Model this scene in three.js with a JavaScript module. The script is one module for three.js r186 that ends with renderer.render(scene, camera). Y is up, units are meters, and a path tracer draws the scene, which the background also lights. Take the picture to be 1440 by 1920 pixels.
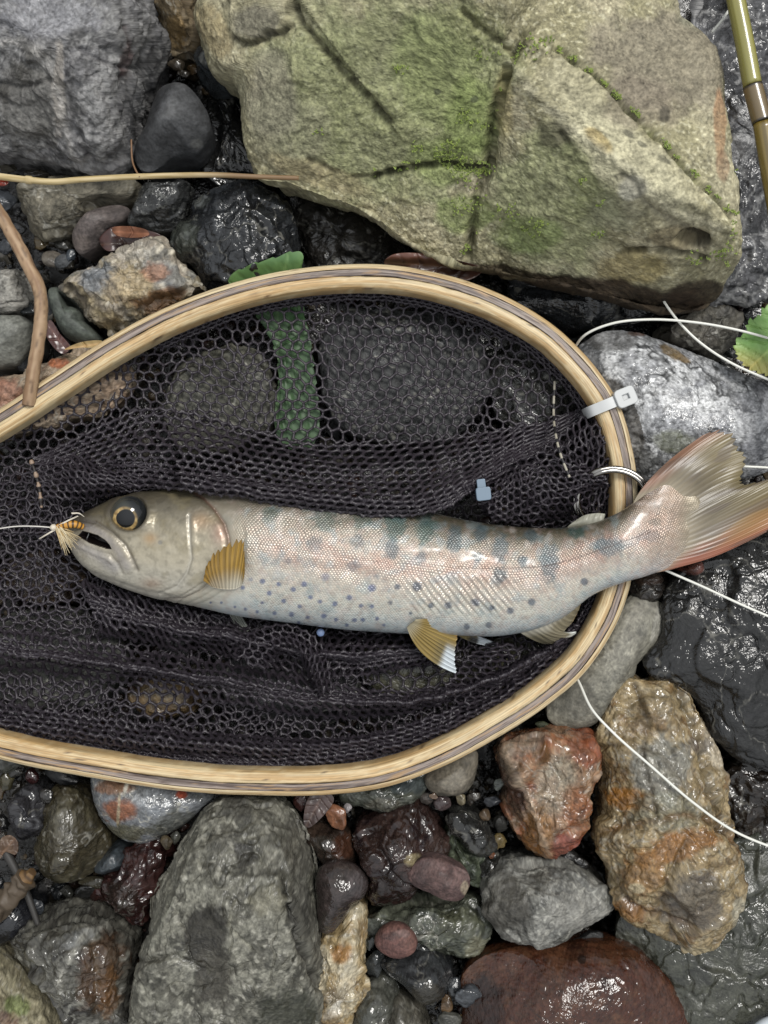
import * as THREE from 'three';
import { mergeGeometries, mergeVertices } from 'three/addons/utils/BufferGeometryUtils.js';

// ---------------------------------------------------------------- camera, sky, sun, exposure
const scene = new THREE.Scene();
const HC = 0.461, FOV = 55, KPX = Math.tan(FOV * Math.PI / 360) / 960;   // camera height; metres per photo pixel and metre of distance
const camera = new THREE.PerspectiveCamera(FOV, 0.75, 0.02, 100);
camera.position.set(0, HC, 0);
camera.up.set(0, 0, -1);
camera.lookAt(0, 0, 0);
camera.focus = 0.425; camera.userData.fStop = 11;

const renderer = new THREE.WebGLRenderer({ antialias: true });
renderer.toneMapping = THREE.LinearToneMapping;
renderer.toneMappingExposure = 2.05;
renderer.shadowMap.enabled = true;

// overcast sky: brightest overhead, falling towards the horizon
{
  const W = 128, H = 64, d = new Float32Array(W * H * 4);
  for (let j = 0; j < H; j++) {
    const e = ((j + 0.5) / H - 0.5) * Math.PI, s = Math.max(0, Math.sin(e));
    const L = 0.12 + 0.45 * s;
    for (let i = 0; i < W; i++) { const o = (j * W + i) * 4; d[o] = L * 0.97; d[o + 1] = L * 1.0; d[o + 2] = L * 1.03; d[o + 3] = 1; }
  }
  const t = new THREE.DataTexture(d, W, H, THREE.RGBAFormat, THREE.FloatType);
  t.mapping = THREE.EquirectangularReflectionMapping; t.magFilter = THREE.LinearFilter; t.needsUpdate = true;
  scene.background = t; scene.environment = t; scene.environmentIntensity = 1; scene.backgroundIntensity = 1;
}
const sun = new THREE.DirectionalLight(new THREE.Color(1, 0.975, 0.93), 1.4);
sun.position.set(0.34, 1, -0.44); sun.castShadow = true; sun.shadow.radius = 38;
sun.shadow.camera.left = -0.6; sun.shadow.camera.right = 0.6; sun.shadow.camera.top = 0.6; sun.shadow.camera.bottom = -0.6; sun.shadow.camera.near = 0.1; sun.shadow.camera.far = 4;
scene.add(sun); scene.add(sun.target);
// ---------------------------------------------------------------- helpers
let SEED = 12345;
const seed = (s) => { SEED = s >>> 0; };
const rnd = () => { SEED = (SEED + 0x6d2b79f5) >>> 0; let t = Math.imul(SEED ^ (SEED >>> 15), 1 | SEED); t = (t + Math.imul(t ^ (t >>> 7), 61 | t)) ^ t; return ((t ^ (t >>> 14)) >>> 0) / 4294967296; };
const rr = (a, b) => a + (b - a) * rnd();
const clamp = (x, a = 0, b = 1) => x < a ? a : x > b ? b : x;
const lerp = (a, b, t) => a + (b - a) * t;
const sstep = (a, b, x) => { const t = clamp((x - a) / (b - a)); return t * t * (3 - 2 * t); };
const PERM = new Uint8Array(512);
{ seed(77); const p = [...Array(256).keys()]; for (let i = 255; i > 0; i--) { const j = Math.floor(rnd() * (i + 1)); [p[i], p[j]] = [p[j], p[i]]; } for (let i = 0; i < 512; i++) PERM[i] = p[i & 255]; }
const GX = [1, -1, 1, -1, 1, -1, 1, -1, 0, 0, 0, 0, 1, 0, -1, 0], GY = [1, 1, -1, -1, 0, 0, 0, 0, 1, -1, 1, -1, 1, -1, 1, -1], GZ = [0, 0, 0, 0, 1, 1, -1, -1, 1, 1, -1, -1, 0, 1, 0, -1];
const gr = (h, x, y, z) => { h &= 15; return GX[h] * x + GY[h] * y + GZ[h] * z; };
function noise(x, y, z = 0) {                                        // gradient noise, about -1..1
  const X = Math.floor(x), Y = Math.floor(y), Z = Math.floor(z);
  x -= X; y -= Y; z -= Z;
  const u = x * x * x * (x * (x * 6 - 15) + 10), v = y * y * y * (y * (y * 6 - 15) + 10), w = z * z * z * (z * (z * 6 - 15) + 10);
  const xi = X & 255, yi = Y & 255, zi = Z & 255, x1 = (xi + 1) & 255, y1 = (yi + 1) & 255, z1 = (zi + 1) & 255;
  const A = PERM[xi] , B = PERM[x1];
  const AA = PERM[A + yi], AB = PERM[A + y1], BA = PERM[B + yi], BB = PERM[B + y1];
  const a = gr(PERM[AA + zi], x, y, z), b = gr(PERM[BA + zi], x - 1, y, z), c = gr(PERM[AB + zi], x, y - 1, z), d = gr(PERM[BB + zi], x - 1, y - 1, z);
  const e = gr(PERM[AA + z1], x, y, z - 1), f = gr(PERM[BA + z1], x - 1, y, z - 1), g = gr(PERM[AB + z1], x, y - 1, z - 1), h = gr(PERM[BB + z1], x - 1, y - 1, z - 1);
  const l1 = a + u * (b - a), l2 = c + u * (d - c), l3 = e + u * (f - e), l4 = g + u * (h - g), m1 = l1 + v * (l2 - l1), m2 = l3 + v * (l4 - l3);
  return m1 + w * (m2 - m1);
}
function fbm(x, y, z, o = 4, g = 0.5) { let s = 0, a = 1, n = 0; for (let i = 0; i < o; i++) { s += a * noise(x, y, z); n += a; a *= g; x = x * 2.03 + 17.1; y = y * 2.03 + 5.3; z = z * 2.03 + 9.7; } return s / n; }
function ridged(x, y, z, o = 4) { let s = 0, a = 1, n = 0; for (let i = 0; i < o; i++) { s += a * (1 - 2 * Math.abs(noise(x, y, z))); n += a; a *= 0.5; x = x * 2.1 + 3.1; y = y * 2.1 + 7.3; z = z * 2.1 + 1.7; } return s / n; }
const h3 = (x, y, z) => { let h = Math.imul(x, 374761393) ^ Math.imul(y, 668265263) ^ Math.imul(z, 2147483647 ^ 0x5bd1e995); h = Math.imul(h ^ (h >>> 13), 1274126177); return (h ^ (h >>> 16)) >>> 0; };
// chipped stone: each cell has a tilted facet of its own; returns about -0.5..0.5
function chips(x, y, z) {
  const X = Math.floor(x), Y = Math.floor(y), Z = Math.floor(z); let sum = 0, all = 0;
  for (let i = -1; i <= 1; i++) for (let j = -1; j <= 1; j++) for (let k = -1; k <= 1; k++) {
    const h = h3(X + i, Y + j, Z + k), dx = x - X - i - (h & 255) / 256, dy = y - Y - j - ((h >>> 8) & 255) / 256, dz = z - Z - k - ((h >>> 16) & 255) / 256, d = dx * dx + dy * dy + dz * dz;
    if (d > 1.4) continue;
    const g = Math.imul(h, 2654435761) >>> 0, w0 = 1 / (0.02 + d), w2 = w0 * w0, w = w2 * w2 * w2 * w2 * w2;
    sum += w * (dx * ((g & 255) / 128 - 1) + dy * (((g >>> 8) & 255) / 128 - 1) + dz * (((g >>> 16) & 255) / 128 - 1) + ((g >>> 24) / 255 - 0.5) * 0.3); all += w;
  }
  return all ? 0.65 * sum / all : 0;
}
function pnoise(x, y, per) {                                         // 2-D gradient noise that repeats after per cells
  const X = Math.floor(x), Y = Math.floor(y); x -= X; y -= Y;
  const u = x * x * x * (x * (x * 6 - 15) + 10), v = y * y * y * (y * (y * 6 - 15) + 10), w = (k) => ((k % per) + per) % per;
  const x0 = w(X), x1 = w(X + 1), y0 = w(Y), y1 = w(Y + 1), h = (i, j) => PERM[PERM[i & 255] + (j & 255)];
  const a = gr(h(x0, y0), x, y, 0), b = gr(h(x1, y0), x - 1, y, 0), c = gr(h(x0, y1), x, y - 1, 0), d = gr(h(x1, y1), x - 1, y - 1, 0);
  const p = a + u * (b - a), q = c + u * (d - c);
  return p + v * (q - p);
}
function pfbm(x, y, per, o = 4, g = 0.5) { let s = 0, a = 1, n = 0; for (let i = 0; i < o; i++) { s += a * pnoise(x, y, per); n += a; a *= g; x *= 2; y *= 2; per *= 2; } return s / n; }
const s2l = (c) => c <= 0.04045 ? c / 12.92 : Math.pow((c + 0.055) / 1.055, 2.4);
const GAIN = 1.25;                                                    // how much brighter than its base colour a surface in the open comes out here
const S = (hex, k = 1) => { const n = parseInt(hex.slice(1), 16); return [(n >> 16) & 255, (n >> 8) & 255, n & 255].map((c) => k * s2l(c / 255) / GAIN); };
const C = (hex, k) => new THREE.Color().setRGB(...S(hex, k));
const mix3 = (a, b, t) => [a[0] + (b[0] - a[0]) * t, a[1] + (b[1] - a[1]) * t, a[2] + (b[2] - a[2]) * t];
// a photo pixel seen on a surface at height h, as a point in the scene; and back
const P = (px, py, h) => new THREE.Vector3((px - 720) * KPX * (HC - h), h, (py - 960) * KPX * (HC - h));
const toPx = (x, h, z) => [720 + x / (KPX * (HC - h)), 960 + z / (KPX * (HC - h))];
const MM = KPX * (HC - 0.02);                                          // metres per pixel near the fish
// names, labels
const NAMES = {};
const numbered = (n) => { const k = NAMES[n] = (NAMES[n] ?? -1) + 1; return k ? n + '_' + String(k).padStart(3, '0') : n; };
function tag(o, label, category, group, kind) { o.userData.label = label; if (category) o.userData.category = category; if (group) o.userData.group = group; if (kind) o.userData.kind = kind; return o; }
function mesh(name, g, m, parent = scene) { const o = new THREE.Mesh(g, m); o.name = parent === scene ? numbered(name) : name; o.castShadow = o.receiveShadow = true; parent.add(o); return o; }
function thing(name, label, category, group) { const o = new THREE.Group(); o.name = numbered(name); scene.add(o); return tag(o, label, category, group); }
function geo(pos, idx, col, uv) {
  const g = new THREE.BufferGeometry();
  g.setAttribute('position', new THREE.BufferAttribute(pos instanceof Float32Array ? pos : new Float32Array(pos), 3));
  if (col) g.setAttribute('color', new THREE.BufferAttribute(col instanceof Float32Array ? col : new Float32Array(col), 3));
  if (uv) g.setAttribute('uv', new THREE.BufferAttribute(uv instanceof Float32Array ? uv : new Float32Array(uv), 2));
  g.setIndex(new THREE.BufferAttribute(idx instanceof Uint32Array ? idx : new Uint32Array(idx), 1));
  g.computeVertexNormals();
  return g;
}
function tex(w, h, f, srgb = false) {                                  // f(x, y) -> [r, g, b] or grey, 0..1
  const d = new Uint8Array(w * h * 4);
  for (let y = 0; y < h; y++) for (let x = 0; x < w; x++) {
    const v = f(x, y), o = (y * w + x) * 4;
    if (typeof v === 'number') d[o] = d[o + 1] = d[o + 2] = clamp(v) * 255; else { d[o] = clamp(v[0]) * 255; d[o + 1] = clamp(v[1]) * 255; d[o + 2] = clamp(v[2]) * 255; }
    d[o + 3] = 255;
  }
  const t = new THREE.DataTexture(d, w, h, THREE.RGBAFormat); t.magFilter = THREE.LinearFilter; t.minFilter = THREE.LinearFilter; t.wrapS = t.wrapT = THREE.RepeatWrapping;
  if (srgb) t.colorSpace = THREE.SRGBColorSpace; t.needsUpdate = true; return t;
}
// a tube along points [x, y, z] with radius r(t), flattened by flat; colour(t, angle) optional
function tube(pts, r, seg = 40, sides = 8, colour, wob = 0) {
  const c = new THREE.CatmullRomCurve3(pts, false, 'centripetal'), pos = [], idx = [], col = [], uv = [];
  const len = c.getLength(), up = new THREE.Vector3(0, 1, 0), t3 = new THREE.Vector3(), a = new THREE.Vector3(), b = new THREE.Vector3();
  for (let i = 0; i <= seg; i++) {
    const t = i / seg, p = c.getPoint(t); c.getTangent(t, t3);
    up.set(0, 1, 0); if (Math.abs(t3.y) > 0.95) up.set(1, 0, 0);
    a.crossVectors(t3, up).normalize(); b.crossVectors(a, t3).normalize();
    for (let k = 0; k <= sides; k++) {
      const w = (k % sides) / sides * Math.PI * 2, R = (typeof r === 'function' ? r(t, w) : r) * (1 + (wob ? wob * noise(p.x * 300 + Math.cos(w) * 1.3, p.z * 300 + Math.sin(w) * 1.3, 3) : 0));
      pos.push(p.x + (a.x * Math.cos(w) + b.x * Math.sin(w)) * R, p.y + (a.y * Math.cos(w) + b.y * Math.sin(w)) * R, p.z + (a.z * Math.cos(w) + b.z * Math.sin(w)) * R);
      uv.push(t * len, k / sides * 0.03); if (colour) col.push(...colour(t, w, p));
      if (i < seg && k < sides) { const o = i * (sides + 1) + k; idx.push(o, o + 1, o + sides + 1, o + 1, o + sides + 2, o + sides + 1); }
    }
  }
  for (const i of [0, seg]) {                                           // end caps
    const o = i * (sides + 1), n = pos.length / 3, p = c.getPoint(i / seg); pos.push(p.x, p.y, p.z); uv.push(i / seg * len, 0); if (colour) col.push(...colour(i / seg, 0, p));
    for (let k = 0; k < sides; k++) i ? idx.push(n, o + k, o + k + 1) : idx.push(n, o + k + 1, o + k);
  }
  const g = geo(pos, idx, colour ? col : null, uv);
  if (!colour) return g;
  return g;
}
function inPoly(x, y, p) { let c = false; for (let i = 0, j = p.length - 1; i < p.length; j = i++) if ((p[i][1] > y) !== (p[j][1] > y) && x < (p[j][0] - p[i][0]) * (y - p[i][1]) / (p[j][1] - p[i][1]) + p[i][0]) c = !c; return c; }
function dLine(x, y, p, closed = false) {                              // distance to a polyline, and where along it
  let best = 1e9, at = 0;
  for (let i = 0; i < p.length - (closed ? 0 : 1); i++) {
    const a = p[i], b = p[(i + 1) % p.length], dx = b[0] - a[0], dy = b[1] - a[1], t = clamp(((x - a[0]) * dx + (y - a[1]) * dy) / (dx * dx + dy * dy)), d = Math.hypot(x - a[0] - dx * t, y - a[1] - dy * t);
    if (d < best) { best = d; at = i + t; }
  }
  return [best, at / (p.length - 1)];
}
const curve2 = (pts, n, closed = false, sharp = false) => { const c = sharp ? new THREE.CatmullRomCurve3(pts.map((p) => new THREE.Vector3(p[0], p[1], 0)), closed, 'catmullrom', 0.12) : new THREE.CatmullRomCurve3(pts.map((p) => new THREE.Vector3(p[0], p[1], 0)), closed, 'centripetal'); return c.getSpacedPoints(n).map((p) => [p.x, p.y]); };

// ---------------------------------------------------------------- the hoop's outline, which stones have to keep below
const HOOP_OUT = curve2([[-560, 1035], [-430, 985], [-280, 915], [-130, 845], [0, 770], [100, 705], [200, 640], [300, 585], [400, 545], [500, 517], [600, 502], [720, 499], [820, 515], [920, 547], [1020, 601], [1070, 643], [1120, 699], [1160, 765], [1184, 850], [1192, 920], [1191, 1000], [1182, 1080], [1168, 1132], [1145, 1185], [1090, 1263], [1020, 1323], [945, 1372], [830, 1434], [720, 1473], [610, 1487], [500, 1488], [350, 1480], [150, 1450], [0, 1419], [-140, 1372], [-290, 1280], [-430, 1175], [-560, 1115]], 420);
const HOOP_Y = 0.0245, HOOP_H = 0.0125;                                // middle height of the hoop's section, and its height
const HOOP_W = HOOP_OUT.map(([x, y]) => { const p = P(x, y, HOOP_Y); return [p.x, p.z]; });
function underHoop(x, z) {                                             // highest a stone may reach there
  if (x < -0.34 || x > 0.13 || z < -0.125 || z > 0.145) return 9;
  const d = dLine(x, z, HOOP_W, true)[0], inside = inPoly(x, z, HOOP_W);
  if (!inside) return d > 0.006 ? 9 : 0.0165 + d * 1.2;
  return d < 0.014 ? 0.0165 : Math.max(0.0075, 0.0165 - (d - 0.014) * 0.6);
}
// ---------------------------------------------------------------- stone materials
seed(5);
const N = 512;
const grainTex = tex(N, N, (x, y) => { const u = x / N, v = y / N; const a = pfbm(u * 28, v * 28, 28, 5, 0.85), b = pnoise(u * 110, v * 110, 110), c = pfbm(u * 9, v * 9, 9, 3); return 0.8 + 0.8 * a + 0.16 * c + (b > 0.3 ? 0.5 * (b - 0.3) : b < -0.3 ? 0.6 * (b + 0.3) : 0); });
const bumpTex = tex(N, N, (x, y) => { const u = x / N, v = y / N; return 0.5 + 0.55 * pfbm(u * 32, v * 32, 32, 5, 0.8); });
const fineTex = tex(N, N, (x, y) => { const u = x / N, v = y / N; return 0.5 + 0.45 * pfbm(u * 48, v * 48, 48, 4, 0.6); });
const wetTex = tex(N, N, (x, y) => { const u = x / N, v = y / N; return 0.5 + 0.5 * pfbm(u * 56, v * 56, 56, 4, 0.85); });
const roughWet = tex(N, N, (x, y) => { const u = x / N, v = y / N, a = pfbm(u * 6 + 1.7, v * 6, 6, 5, 0.55); return 0.3 + 0.62 * sstep(-0.12, 0.3, a) + 0.1 * pnoise(u * 64, v * 64, 64); });
const roughSemi = tex(N, N, (x, y) => { const u = x / N, v = y / N, a = pfbm(u * 7, v * 7 + 2.2, 7, 5, 0.55); return 0.5 + 0.5 * sstep(-0.25, 0.1, a) + 0.1 * pnoise(u * 64, v * 64, 64); });
const stoneMat = (o) => new THREE.MeshPhysicalMaterial({ vertexColors: true, map: grainTex, bumpMap: bumpTex, ...o });
const MAT = {
  dry: stoneMat({ roughness: 0.85, specularIntensity: 0.6, bumpScale: 0.0011 }),
  semi: stoneMat({ roughness: 0.72, specularIntensity: 0.8, roughnessMap: roughSemi, bumpScale: 0.0011 }),
  wet: stoneMat({ roughness: 0.46, roughnessMap: roughWet, bumpMap: wetTex, bumpScale: 0.0007 }),
  gloss: stoneMat({ roughness: 0.24, roughnessMap: roughWet, bumpMap: wetTex, bumpScale: 0.0006 }),
  smooth: stoneMat({ roughness: 0.62, bumpMap: fineTex, bumpScale: 0.00025 }),
};
const TILE = 0.11;                                                     // metres that one stone texture covers

// ---------------------------------------------------------------- one stone
// o: outline (photo pixels), at (height of its widest line), top (height above that), e (how square its edge is), planes (three points each), n (random facets),
// amp (roughness of its surface), c (two or three colours), f (size of the colour patches), vein, spot, patch (stains, also painted tones of lit or shaded faces), mat
const VEIN = [['#b9b6ab', 0.026, 0.02, 0.55], ['#2a2926', 0.02, 0.025, 0.45]];
function stoneGeometry(o) {
  seed(o.seed ?? Math.floor(o.outline[0][0] * 7 + o.outline[0][1] * 13 + 9999));
  const sp = o.sp ?? 3, at = o.at, top = o.top, e = o.e ?? 4, hm = at + (o.hm ?? (e >= 6 ? 0.3 : 0.2)) * top, S0 = rr(0, 50);
  const raw = curve2(o.outline, Math.max(60, o.outline.length * 12), true, e >= 6), mx = raw.reduce((s, p) => s + p[0], 0) / raw.length, my = raw.reduce((s, p) => s + p[1], 0) / raw.length;
  // an edge that faces away from the camera shows the stone's shoulder, one that faces it shows the widest line
  const line = raw.map(([x, y]) => { const ax = x - mx, ay = y - my, bx = x - 720, by = y - 960, k = (ax * bx + ay * by) / (Math.hypot(ax, ay) * Math.hypot(bx, by) + 1e-6), p = P(x, y, at + (e >= 6 ? 0.66 : 0.42) * top * sstep(-0.5, 0.9, k)); return [p.x, p.z]; });
  let cx = 0, cz = 0, A = 0;
  for (let i = 0, j = line.length - 1; i < line.length; j = i++) { const k = line[j][0] * line[i][1] - line[i][0] * line[j][1]; A += k; cx += (line[j][0] + line[i][0]) * k; cz += (line[j][1] + line[i][1]) * k; }
  cx /= 3 * A; cz /= 3 * A;
  if (o.centre) { const p = P(o.centre[0], o.centre[1], hm); cx = p.x; cz = p.z; }
  let per = 0; for (let i = 0; i < line.length - 1; i++) per += Math.hypot(line[i + 1][0] - line[i][0], line[i + 1][1] - line[i][1]);
  const step = sp * KPX * (HC - hm), M = Math.max(24, Math.round(per / step)), Rm = per / 6.28, NT = Math.max(10, Math.round(1.25 * Rm / step)), NS = Math.max(7, Math.min(20, Math.round((at + 0.02) / (step * 1.9))));
  const rad = [];                                                      // the outline by direction
  for (let k = 0; k < M; k++) {
    const w = k / M * 6.28318, dx = Math.cos(w), dz = Math.sin(w); let best = Rm * 0.5;
    for (let i = 0; i < line.length; i++) {
      const a = line[i], b = line[(i + 1) % line.length], ex = b[0] - a[0], ez = b[1] - a[1], det = dx * ez - dz * ex;
      if (Math.abs(det) < 1e-12) continue;
      const t = ((a[0] - cx) * ez - (a[1] - cz) * ex) / det, u = ((a[0] - cx) * dz - (a[1] - cz) * dx) / det;
      if (u >= -1e-6 && u <= 1.000001 && t > 0) best = Math.max(best, t);
      }
    rad.push(best);
  }
  // facets
  const planes = [];
  const toEq = ([x, y, h]) => { const p = P(x, y, h); return [p.x, p.z, h - at]; };
  const plane3 = (q) => { const [a, b, c] = [toEq(q.slice(0, 3)), toEq(q.slice(3, 6)), toEq(q.slice(6, 9))], u = [b[0] - a[0], b[1] - a[1], b[2] - a[2]], v = [c[0] - a[0], c[1] - a[1], c[2] - a[2]]; const nx = u[1] * v[2] - u[2] * v[1], nz = u[2] * v[0] - u[0] * v[2], ny = u[0] * v[1] - u[1] * v[0]; return [-nx / ny, -nz / ny, a[2] + (nx * a[0] + nz * a[1]) / ny]; };
  for (const q of o.planes ?? []) planes.push(plane3(q));
  const nf = o.n ?? 0;
  for (let i = 0; i < nf; i++) { const w = (i + rr(0.1, 0.9)) / nf * 6.283, k = Math.round(w / 6.28318 * M) % M, R = rad[k], he = top * rr(0.25, 0.75), hc = top * rr(1.02, 1.5), sl = (hc - he) / R; planes.push([-sl * Math.cos(w), -sl * Math.sin(w), hc + sl * (Math.cos(w) * cx + Math.sin(w) * cz)]); }
  if (o.tilt) { const sl = o.tilt[1] * top / Rm; planes.push([-sl * Math.cos(o.tilt[0]), -sl * Math.sin(o.tilt[0]), top + sl * (Math.cos(o.tilt[0]) * cx + Math.sin(o.tilt[0]) * cz)]); }
  const soft = o.soft ?? 0.05;
  const smin = (a, b, k) => { const h = clamp(0.5 + 0.5 * (b - a) / k); return b + (a - b) * h - k * h * (1 - h); };
  const hfun = o.hmake ? o.hmake(plane3, smin) : null;
  const warpA = (o.warp ?? 0.06) * Rm;
  const rings = [], pos = [], idx = [];
  const hTop = (x, z, s) => {
    const wx = x + warpA * fbm(x / Rm * 2.2, z / Rm * 2.2, S0, 4), wz = z + warpA * fbm(x / Rm * 2.2 + 9, z / Rm * 2.2 + 4, S0, 4);
    let h = hfun ? hfun(wx, wz) : top;
    if (!hfun) for (const p of planes) h = smin(h, p[0] * wx + p[1] * wz + p[2], soft * top);
    return h * Math.pow(Math.max(0, 1 - Math.pow(s, e)), 0.5);
  };
  const put = (x, y, z) => pos.push(x, y, z);
  put(cx, at + hTop(cx, cz, 0), cz);
  for (let r = 1; r <= NT; r++) { const t = r / NT, s = t < 1 ? 1 - Math.pow(1 - t, 1.45) : 1; for (let k = 0; k < M; k++) { const w = k / M * 6.28318, x = cx + rad[k] * s * Math.cos(w), z = cz + rad[k] * s * Math.sin(w); put(x, at + hTop(x, z, s), z); } }
  const low = o.low ?? -0.024;
  for (let r = 1; r <= NS; r++) { const t = r / NS, s = 1 - 0.3 * t * t, y = lerp(at, low, Math.pow(t, 1.1)); for (let k = 0; k < M; k++) { const w = k / M * 6.28318; put(cx + rad[k] * s * Math.cos(w), y, cz + rad[k] * s * Math.sin(w)); } }
  put(cx, low, cz);
  const RN = NT + NS;
  for (let k = 0; k < M; k++) idx.push(0, 1 + (k + 1) % M, 1 + k);
  for (let r = 0; r < RN - 1; r++) for (let k = 0; k < M; k++) { const a = 1 + r * M + k, b = 1 + r * M + (k + 1) % M; idx.push(a, b, a + M, b, b + M, a + M); }
  const last = pos.length / 3 - 1, o1 = 1 + (RN - 1) * M;
  for (let k = 0; k < M; k++) idx.push(last, o1 + k, o1 + (k + 1) % M);
  // relief
  const g0 = geo(pos, idx), nor = g0.attributes.normal.array, p = g0.attributes.position.array, n = p.length / 3, col = new Float32Array(n * 3), uv = new Float32Array(n * 2);
  const amp = o.amp ?? 0.5, st = o.strata, dk = o.dk ?? { gloss: 0.55, wet: 0.78 }[o.mat] ?? 1.08, cs = o.c.map((c) => S(c, dk)), f = 1 / (o.f ?? 0.012), edgeIn = o.crack ?? 0;
  const pits = o.pits ?? 0;
  for (let i = 0; i < n; i++) {
    const x = p[i * 3], y = p[i * 3 + 1], z = p[i * 3 + 2];
    let d = amp * (0.0018 * fbm(x * 60 + S0, y * 60, z * 60, 3) + 0.0005 * fbm(x * 420, y * 420, z * 420 + S0, 4, 0.75));
    if (amp >= 0.8 && (o.chip ?? 1) > 0.25) { const wq = 0.006 * noise(x * 60, y * 60, z * 60 + S0); d += Math.min(1.3, amp) * (o.big ?? 1) * 0.0052 * chips((x + wq) * 36 + S0, y * 36, (z - wq) * 36); }
    { const wx = 0.003 * noise(x * 150, y * 150, z * 150 + S0), ch = o.chip ?? 1; if (ch) d += amp * ch * (0.0021 * chips((x + wx) * 85 + S0, y * 130, (z + wx) * 85) + 0.0009 * chips((x - wx) * 260, y * 300 + S0, (z + wx) * 260)); }
    let sv = 0;
    if (st) { const q = x * st[0] + z * st[1] + y * st[2] + 0.004 * fbm(x * 60, y * 60, z * 60 + S0, 3); sv = fbm(q * st[3], 0.3 * x * st[3] * 0.2, S0, 4); d += st[4] * (Math.abs(sv) * 2 - 0.4); }
    if (edgeIn) { const c = Math.abs(fbm(x * 55 + 7, y * 55 + S0, z * 55, 3)); d -= edgeIn * Math.pow(Math.max(0, 1 - c * 14), 1.5); }
    if (pits) d -= pits * sstep(0.35, 0.6, noise(x * 260, y * 260 + S0, z * 260));
    let gc = null;
    if (o.grooves) { const [X, Y] = toPx(x, y, z), w1 = 3 * noise(X * 0.06, Y * 0.06, 5), w2 = 3 * noise(X * 0.06, Y * 0.06, 15); for (const q of o.grooves) { const e = dLine(X + w1, Y + w2, q[0])[0]; if (e < q[1] * 3) { const t = Math.exp(-(e * e) / (q[1] * q[1])) * clamp(0.75 + 0.9 * noise(X * 0.05, Y * 0.05, q[1])); d -= q[2] * t; if (q[3]) (gc ??= []).push([S(q[3], dk), q[4] * t]); } } }
    if (o.dfun) { const [X, Y] = toPx(x, y, z); d += o.dfun(X, Y); }
    p[i * 3] += nor[i * 3] * d; p[i * 3 + 1] += nor[i * 3 + 1] * d; p[i * 3 + 2] += nor[i * 3 + 2] * d;
    const yy = p[i * 3 + 1];
    if (!o.free) { const cap = underHoop(x, z); if (yy > cap) p[i * 3 + 1] = cap + 0.03 * (yy - cap); }
    // colour: the stone's own, plus light or shade painted by patches and grooves
    const a = fbm(x * f + S0, y * f, z * f, 5, 0.58), b = fbm(x * f * 2.7, y * f * 2.7 + S0, z * f * 2.7, 4, 0.6);
    let c = mix3(cs[0], cs[1], sstep(-0.16, 0.16, a + 0.4 * b));
    if (cs[2]) c = mix3(c, cs[2], (o.c2 ?? 0.9) * sstep(0.08, 0.3, fbm(x * f * 1.3 + 31, y * f * 1.3, z * f * 1.3 + S0, 4, 0.6)));
    if (st) { const k = sstep(-0.3, 0.3, sv); c = mix3(c, [c[0] * 0.7, c[1] * 0.7, c[2] * 0.7], k * (st[5] ?? 0.4)); }
    for (const v of o.vein ?? (amp >= 0.8 ? VEIN : [])) {                                    // [colour, size, width, amount]
      const q = 1 / v[1], w = Math.abs(fbm(x * q + S0 + 5, y * q, z * q + v[1] * 999, 4, 0.55)); c = mix3(c, S(v[0], dk), v[3] * (1 - sstep(v[2] * 0.3, v[2], w)) * (0.5 + 0.5 * sstep(-0.2, 0.2, b)));
    }
    if (o.spot) { const w = noise(x * o.spot[1], y * o.spot[1], z * o.spot[1] + S0); c = mix3(c, S(o.spot[0], dk), o.spot[2] * sstep(0.22, 0.45, w)); c = mix3(c, [c[0] * 0.5, c[1] * 0.5, c[2] * 0.5], 0.8 * o.spot[2] * sstep(0.3, 0.5, -w)); }
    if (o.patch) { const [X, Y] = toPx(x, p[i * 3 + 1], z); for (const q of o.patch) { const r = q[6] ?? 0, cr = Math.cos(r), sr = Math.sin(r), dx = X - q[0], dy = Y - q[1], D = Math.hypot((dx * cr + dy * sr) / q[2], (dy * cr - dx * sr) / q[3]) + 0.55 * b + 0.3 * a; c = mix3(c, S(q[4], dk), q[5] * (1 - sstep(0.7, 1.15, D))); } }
    if (gc) for (const [cc, t] of gc) c = mix3(c, cc, t);
    const k = Math.max(0.3, 0.95 + 0.8 * fbm(x * 240, y * 240, z * 240, 4, 0.85) + 0.6 * fbm(x * 900, y * 900, z * 900 + 3, 2));
    col[i * 3] = Math.max(0.002, c[0] * k); col[i * 3 + 1] = Math.max(0.002, c[1] * k); col[i * 3 + 2] = Math.max(0.002, c[2] * k);
    uv[i * 2] = (x + y * 0.35) / TILE + S0; uv[i * 2 + 1] = (z - y * 0.5) / TILE;
  }
  return geo(p, idx, col, uv);
}
function stone(name, label, category, outline, at, top, look, group) {
  const o = mesh(name, stoneGeometry({ outline, at, top, ...look }), MAT[look.mat ?? 'semi']);
  return tag(o, label, category, group);
}

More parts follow.
